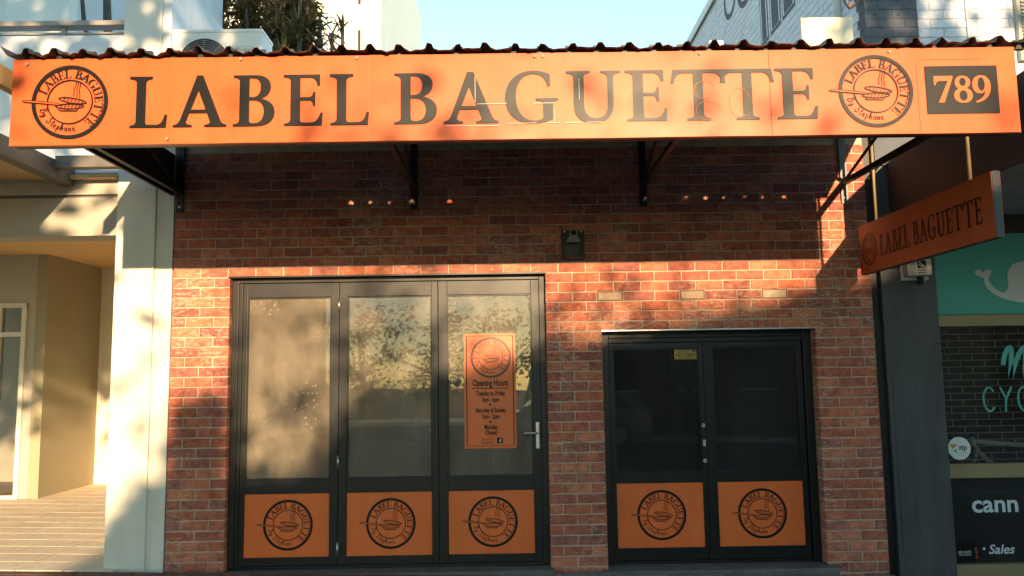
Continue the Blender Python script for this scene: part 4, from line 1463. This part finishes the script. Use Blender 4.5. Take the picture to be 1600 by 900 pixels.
F.place('printing', M['red'], sk, (3.992, .0945, .02), (0, 0, 1), (-1, 0, 0))

# its awning: end cheek and boarded soffit
an = thing('awning', 'dark boxed awning of the bike shop behind the hanging sign', 'awning', (4.5, -1, 2.9))
MB().prism([(-.03, 2.94), (-2.3, 2.94), (-2.3, 3.54), (-.03, 3.42)], 'x', 3.395, 3.42).build('end_cheek', M['cheek'], an)
MB().prism([(-.03, 3.34), (-2.3, 3.46), (-2.3, 3.53), (-.03, 3.41)], 'x', 3.4205, 7.5).build('roof', M['roof'], an)
bx('fascia', M['cheek'], an, 3.395, 7.5, -2.32, -2.301, 2.94, 3.53)
for i in range(20):
    x = 3.423 + i * .125
    bx('soffit_board', M['ribbed'], an, x + .002, x + .123, -2.3, .055, 2.952 + (.003 if i % 2 else 0), 2.975)
bx('edge_flashing', M['cream'], an, 3.386, 3.3945, -1.6, -.30, 3.46, 3.475)

# upper wall of the neighbour: painted brick
uw = thing('painted_brick_building', 'white and grey painted brick upper storey above the bike shop', 'building', (5, 0, 3.5))
bx('core', M['joint_w'], uw, 3.766, 7.5, .0, .3, 3.4, 8.2)
bx('pilaster_core', M['joint_g'], uw, 3.291, 3.765, -.02, .3, 3.4, 8.2)
bx('side_core', M['joint_w'], uw, 3.290, 3.60, .301, 8.2, 3.4, 7.30)
PBW, PBG = [], []
for vs, fs in SH[:6]:
    for mm, lst in ((M['white_brick'], PBW), (M['grey_brick'], PBG)):
        me = bpy.data.meshes.new('brick')
        me.from_pydata(vs, [], fs)
        me.materials.append(mm)
        lst.append(me)
for r in range(12):
    z = 4.235 + r * CH
    off = (r % 2) * .12
    x = 3.284 - .24 + off
    while x < 4.66:
        for (s0, s1, lst, yy) in ((3.284, 3.765, PBG, -.024), (3.768, 4.655, PBW, -.004)):
            a, b = max(x, s0), min(x + .24, s1)
            if b - a > .04:
                o = bpy.data.objects.new('brick', lst[rb.randrange(6)])
                link(o, uw)
                o.location = ((a + b) / 2, yy + rb.uniform(-.001, .001), z + CH / 2)
                o.scale = (b - a - .006, 1, CH - .006)
        x += .24
mass = MB()
for r in range(45):
    z = 3.42 + r * CH
    y = .02 - (r % 2) * .12
    while y < 8.1:
        a, b = max(y, .096), y + .24
        vs, fs = SH[rb.randrange(14)]
        if b - a > .05 and z + CH < 7.30:
            cy, sy = (a + b) / 2, b - a - .006
            mass.add([(3.2845 + v[1] * .5, cy + v[0] * sy, z + CH / 2 + v[2] * (CH - .006)) for v in vs], fs, rb.random())
        y += .24
tag(mass.build('side_brickwork', M['white_brick'], uw), kind='stuff')
bx('side_capping', M['charcoal'], uw, 3.262, 3.62, .0, 8.2, 7.301, 7.36)
bx('side_flashing', M['white'], uw, 3.235, 3.261, .0, 8.2, 7.27, 7.40)
F, F2 = Flat(), Flat()
for (a, b) in ((2.50, 2.79), (2.06, 2.43), (1.60, 2.01)):
    F.fill([[(a, 5.67), (b, 5.67), (b, 7.1), (a, 7.1)]])
    q = .045
    F2.stroke([(a + q, 5.67 + q), (b - q, 5.67 + q), (b - q, 7.1 - q), (a + q, 7.1 - q)], .03, True)
F.ring(3.35, 6.86, .36, .27, 40)
F2.ring(3.35, 6.86, .24, .20, 40)
F.ring(4.05, 6.95, .30, .22, 40)
F.place('painted_mark', M['grey_brick'], uw, (3.2815, 0, 0), (0, 1, 0), UZ)
F2.place('painted_mark', M['line_w'], uw, (3.2795, 0, 0), (0, 1, 0), UZ)
dp = MB().tube([(3.245, .45, 4.2), (3.245, .45, 7.2)], .03, 10).build('downpipe', M['white'], uw, smooth=True)
cb = MB()
cb.tube([(3.20, .02, 5.4), (3.13, .01, 5.1), (3.12, .0, 4.93), (3.155, -.01, 4.86), (3.21, -.01, 4.90), (3.26, -.01, 5.02)], .011, 6)
cb.build('cable', M['cable'], uw, smooth=True)
MB().box(3.09, 3.135, -.03, .03, 4.96, 5.02, c=.01).build('cable_clamp', M['cable'], uw)
rs = MB()
for i in range(16):
    c = (3.20 + rb.uniform(-.04, .05), .0 + rb.uniform(-.02, .02), 4.97 + rb.uniform(-.07, .12))
    s_ = rb.uniform(.008, .018)
    rs.box(c[0] - s_, c[0] + s_, c[1] - s_, c[1] + s_, c[2] - s_, c[2] + s_ * 1.6)
rs.build('rusty_bracket', M['rust'], uw)
MB().tube([(4.215, -.012, 3.5), (4.215, -.012, 6)], .008, 6).build('conduit', M['joint_w'], uw)
lv = bx('louvre_frame', M['grey_wall'], uw, 4.657, 5.6, -.05, -.001, 4.34, 6.2)
for i in range(22):
    z = 4.37 + i * .034
    MB().prism([(-.062, z), (-.051, z + .026), (-.051, z + .02), (-.068, z - .004)], 'x', 4.69, 5.55).build('louvre_slat', M['grey_wall'], lv)
for (x, z) in ((3.375, 4.80), (3.59, 4.79), (3.42, 4.665)):
    MB().tube([(x, -.034, z), (x, -.02, z)], .009, 8).build('wall_bolt', M['charcoal'], uw)

# ================================================================== across the road (seen only as shade and reflections)
ho = thing('house', 'brown house with tiled gable roof across the road, roofline shaped for its shade', 'house', (8, -30, -.2))
hx0, hx1, hy0, hy1 = 3.25, 20.0, -36.0, -26.0  # unseen roofline shaped to cast the slanting shade on the shop wall
MB().prism([(hx0, -.5), (hx1, -.5), (hx1, 6.3), (10.6, 8.00), (hx0, 6.52)], 'y', hy0, hy1).build('wall', M['house'], ho)
rf = MB()
rf.prism([(hx0 - .15, 6.52), (10.6, 8.08), (10.6, 8.20), (hx0 - .2, 6.64)], 'y', hy0 - .4, hy1 + .35)
rf.prism([(10.6, 8.08), (hx1 + .4, 6.25), (hx1 + .45, 6.37), (10.6, 8.20)], 'y', hy0 - .4, hy1 + .35)
rf.build('roof', M['tileroof'], ho)
bx('shade_wing', M['house'], ho, 1.30, hx0 - .002, hy0 + 1, hy1 - .02, -.5, 5.88)  # low wing and its stack added to shape the shade on the doors
bx('shade_parapet', M['concrete'], ho, 1.22, hx0 - .21, hy0 + .9, hy1 + .02, 5.881, 5.99)
bx('shade_chimney', M['mortar'], ho, 1.50, 1.98, hy1 - .6, hy1 - .05, 5.991, 6.68)
for i, x in enumerate((4.6, 7.4, 10.4, 14.2, 17.6)):
    for z in (.9, 3.9):
        wi = bx('window', M['dark'], ho, x - .7, x + .7, hy1 + .001, hy1 + .02, z, z + 1.5)
        bx('window_frame', M['white'], wi, x - .76, x + .76, hy1 + .021, hy1 + .05, z - .08, z - .01)

def block(name, label, x0, x1, y0, y1, h, mt, rows, cols):  # unseen blocks added to screen the sky and cut fill light
    b = thing(name, label, 'building', ((x0 + x1) / 2, (y0 + y1) / 2, -.5), 'sky-screening buildings added across the road')
    bx('wall', mt, b, x0, x1, y0, y1, -1.5, h)
    bx('parapet', M['concrete'], b, x0 - .1, x1 + .1, y0 - .1, y1 + .1, h + .001, h + .25)
    for r in range(rows):
        for c in range(cols):
            x = x0 + (x1 - x0) * (c + .5) / cols
            z = .8 + r * 3.0
            bx('window', M['dark'], b, x - .8, x + .8, y1 + .001, y1 + .03, z, z + 1.6)


rr = random.Random(44)
for k, (x, lab) in enumerate(((-8.6, 'leftmost'), (-5.6, 'second'), (-2.7, 'third'), (-.2, 'rightmost'))):
    t = thing('garden_tree', 'low leafy garden tree across the road, %s of the four' % lab, 'tree', (x, -23.5, gz(x) - .2), 'garden trees across the road')
    mb, lf = MB(), MB()
    tips = [Vector((x + rr.gauss(0, .85), -23.5 + rr.gauss(0, .6), rr.uniform(.7, 4.1))) for _ in range(60)]
    mb.tube([(x, -23.5, gz(x) - .2), (x + .1, -23.5, 1.2), (x, -23.5, 3.2)], [.14, .11, .05], 7)
    for q in tips[::6]:
        mb.tube([(x, -23.5, min(q.z, 1.6)), q], [.05, .015], 5)
    mb.build('trunk', M['bark'], t, smooth=True)
    leaves(lf, tips, 26, .26, .10, rr)
    lf.build('crown', M['leafD'], t)
block('apartment_block', 'tall block added across the road on the far left to screen the sky', -30, -10.2, -38, -25.5, 15, M['house'], 4, 7)
block('apartment_block', 'tall block added across the road on the far right to screen the sky', 21.2, 40, -38, -25.5, 15, M['house'], 4, 6)

rr = random.Random(91)
t = thing('garden_tree', 'tall leafy tree added along the house roofline across the road to soften its shade', 'tree', (6.6, -24.6, -.4))
mb, lf = MB(), MB()
tips = []
for k in range(60):  # foliage added along the roofline to break up the house's shadow edge
    x = rr.uniform(4.2, 9.0)
    tips.append(Vector((x, -24.6 + rr.uniform(-.6, .6), 6.45 + .2 * (x - 3.05) + rr.uniform(-.9, .30) - .1)))
mb.tube([(6.6, -24.6, -.4), (6.5, -24.6, 2.5), (6.7, -24.6, 5.2)], [.26, .2, .12], 8)
for q in tips[::5]:
    mb.tube([(6.65, -24.6, 4.4), Vector((6.65, -24.6, 4.9)).lerp(q, .5), q], [.08, .05, .015], 5)
mb.build('trunk', M['bark'], t, smooth=True)
leaves(lf, tips, 16, .24, .10, rr)
lf.build('crown', M['leafD'], t)

# parked car at the far kerb
cr = thing('parked_car', 'silver hatchback parked along the far kerb', 'car', (1.5, -13.6, -.2))
zc = gz(1.5) - .15
side = bez('M -2.05 .32 L -2.08 .62 C -2.05 .80 -1.95 .86 -1.2 .92 C -.9 1.18 -.55 1.42 -.2 1.45 L .9 1.45 C 1.35 1.42 1.65 1.15 1.85 .98 C 2.02 .94 2.05 .80 2.06 .62 L 2.05 .32', 6)
MB().prism([(1.5 + p[0], zc + p[1]) for p in side], 'y', -14.45, -12.75).build('body', M['carpaint'], cr, bevel=.06)
gl = bez('M -1.02 .95 C -.8 1.16 -.5 1.36 -.2 1.38 L .88 1.38 C 1.2 1.36 1.45 1.14 1.6 .97', 6)
MB().prism([(1.5 + p[0], zc + p[1]) for p in gl], 'y', -12.748, -12.735).build('side_window', M['ink'], cr)
for wx in (-1.3, 1.25):
    wv = MB().tube([(1.5 + wx, -12.95, zc + .31), (1.5 + wx, -12.72, zc + .31)], .31, 24).build('wheel', M['rubber'], cr)
    MB().tube([(1.5 + wx, -12.72, zc + .31), (1.5 + wx, -12.705, zc + .31)], .20, 18).build('rim', M['steel'], wv)
for (x, w_) in ((-2.0, 'white_ink'), (2.0, 'red')):
    bx('headlight' if x < 0 else 'tail_lamp', M[w_], cr, 1.5 + x - .08, 1.5 + x + .06, -12.78, -12.73, zc + .66, zc + .80, c=.01)
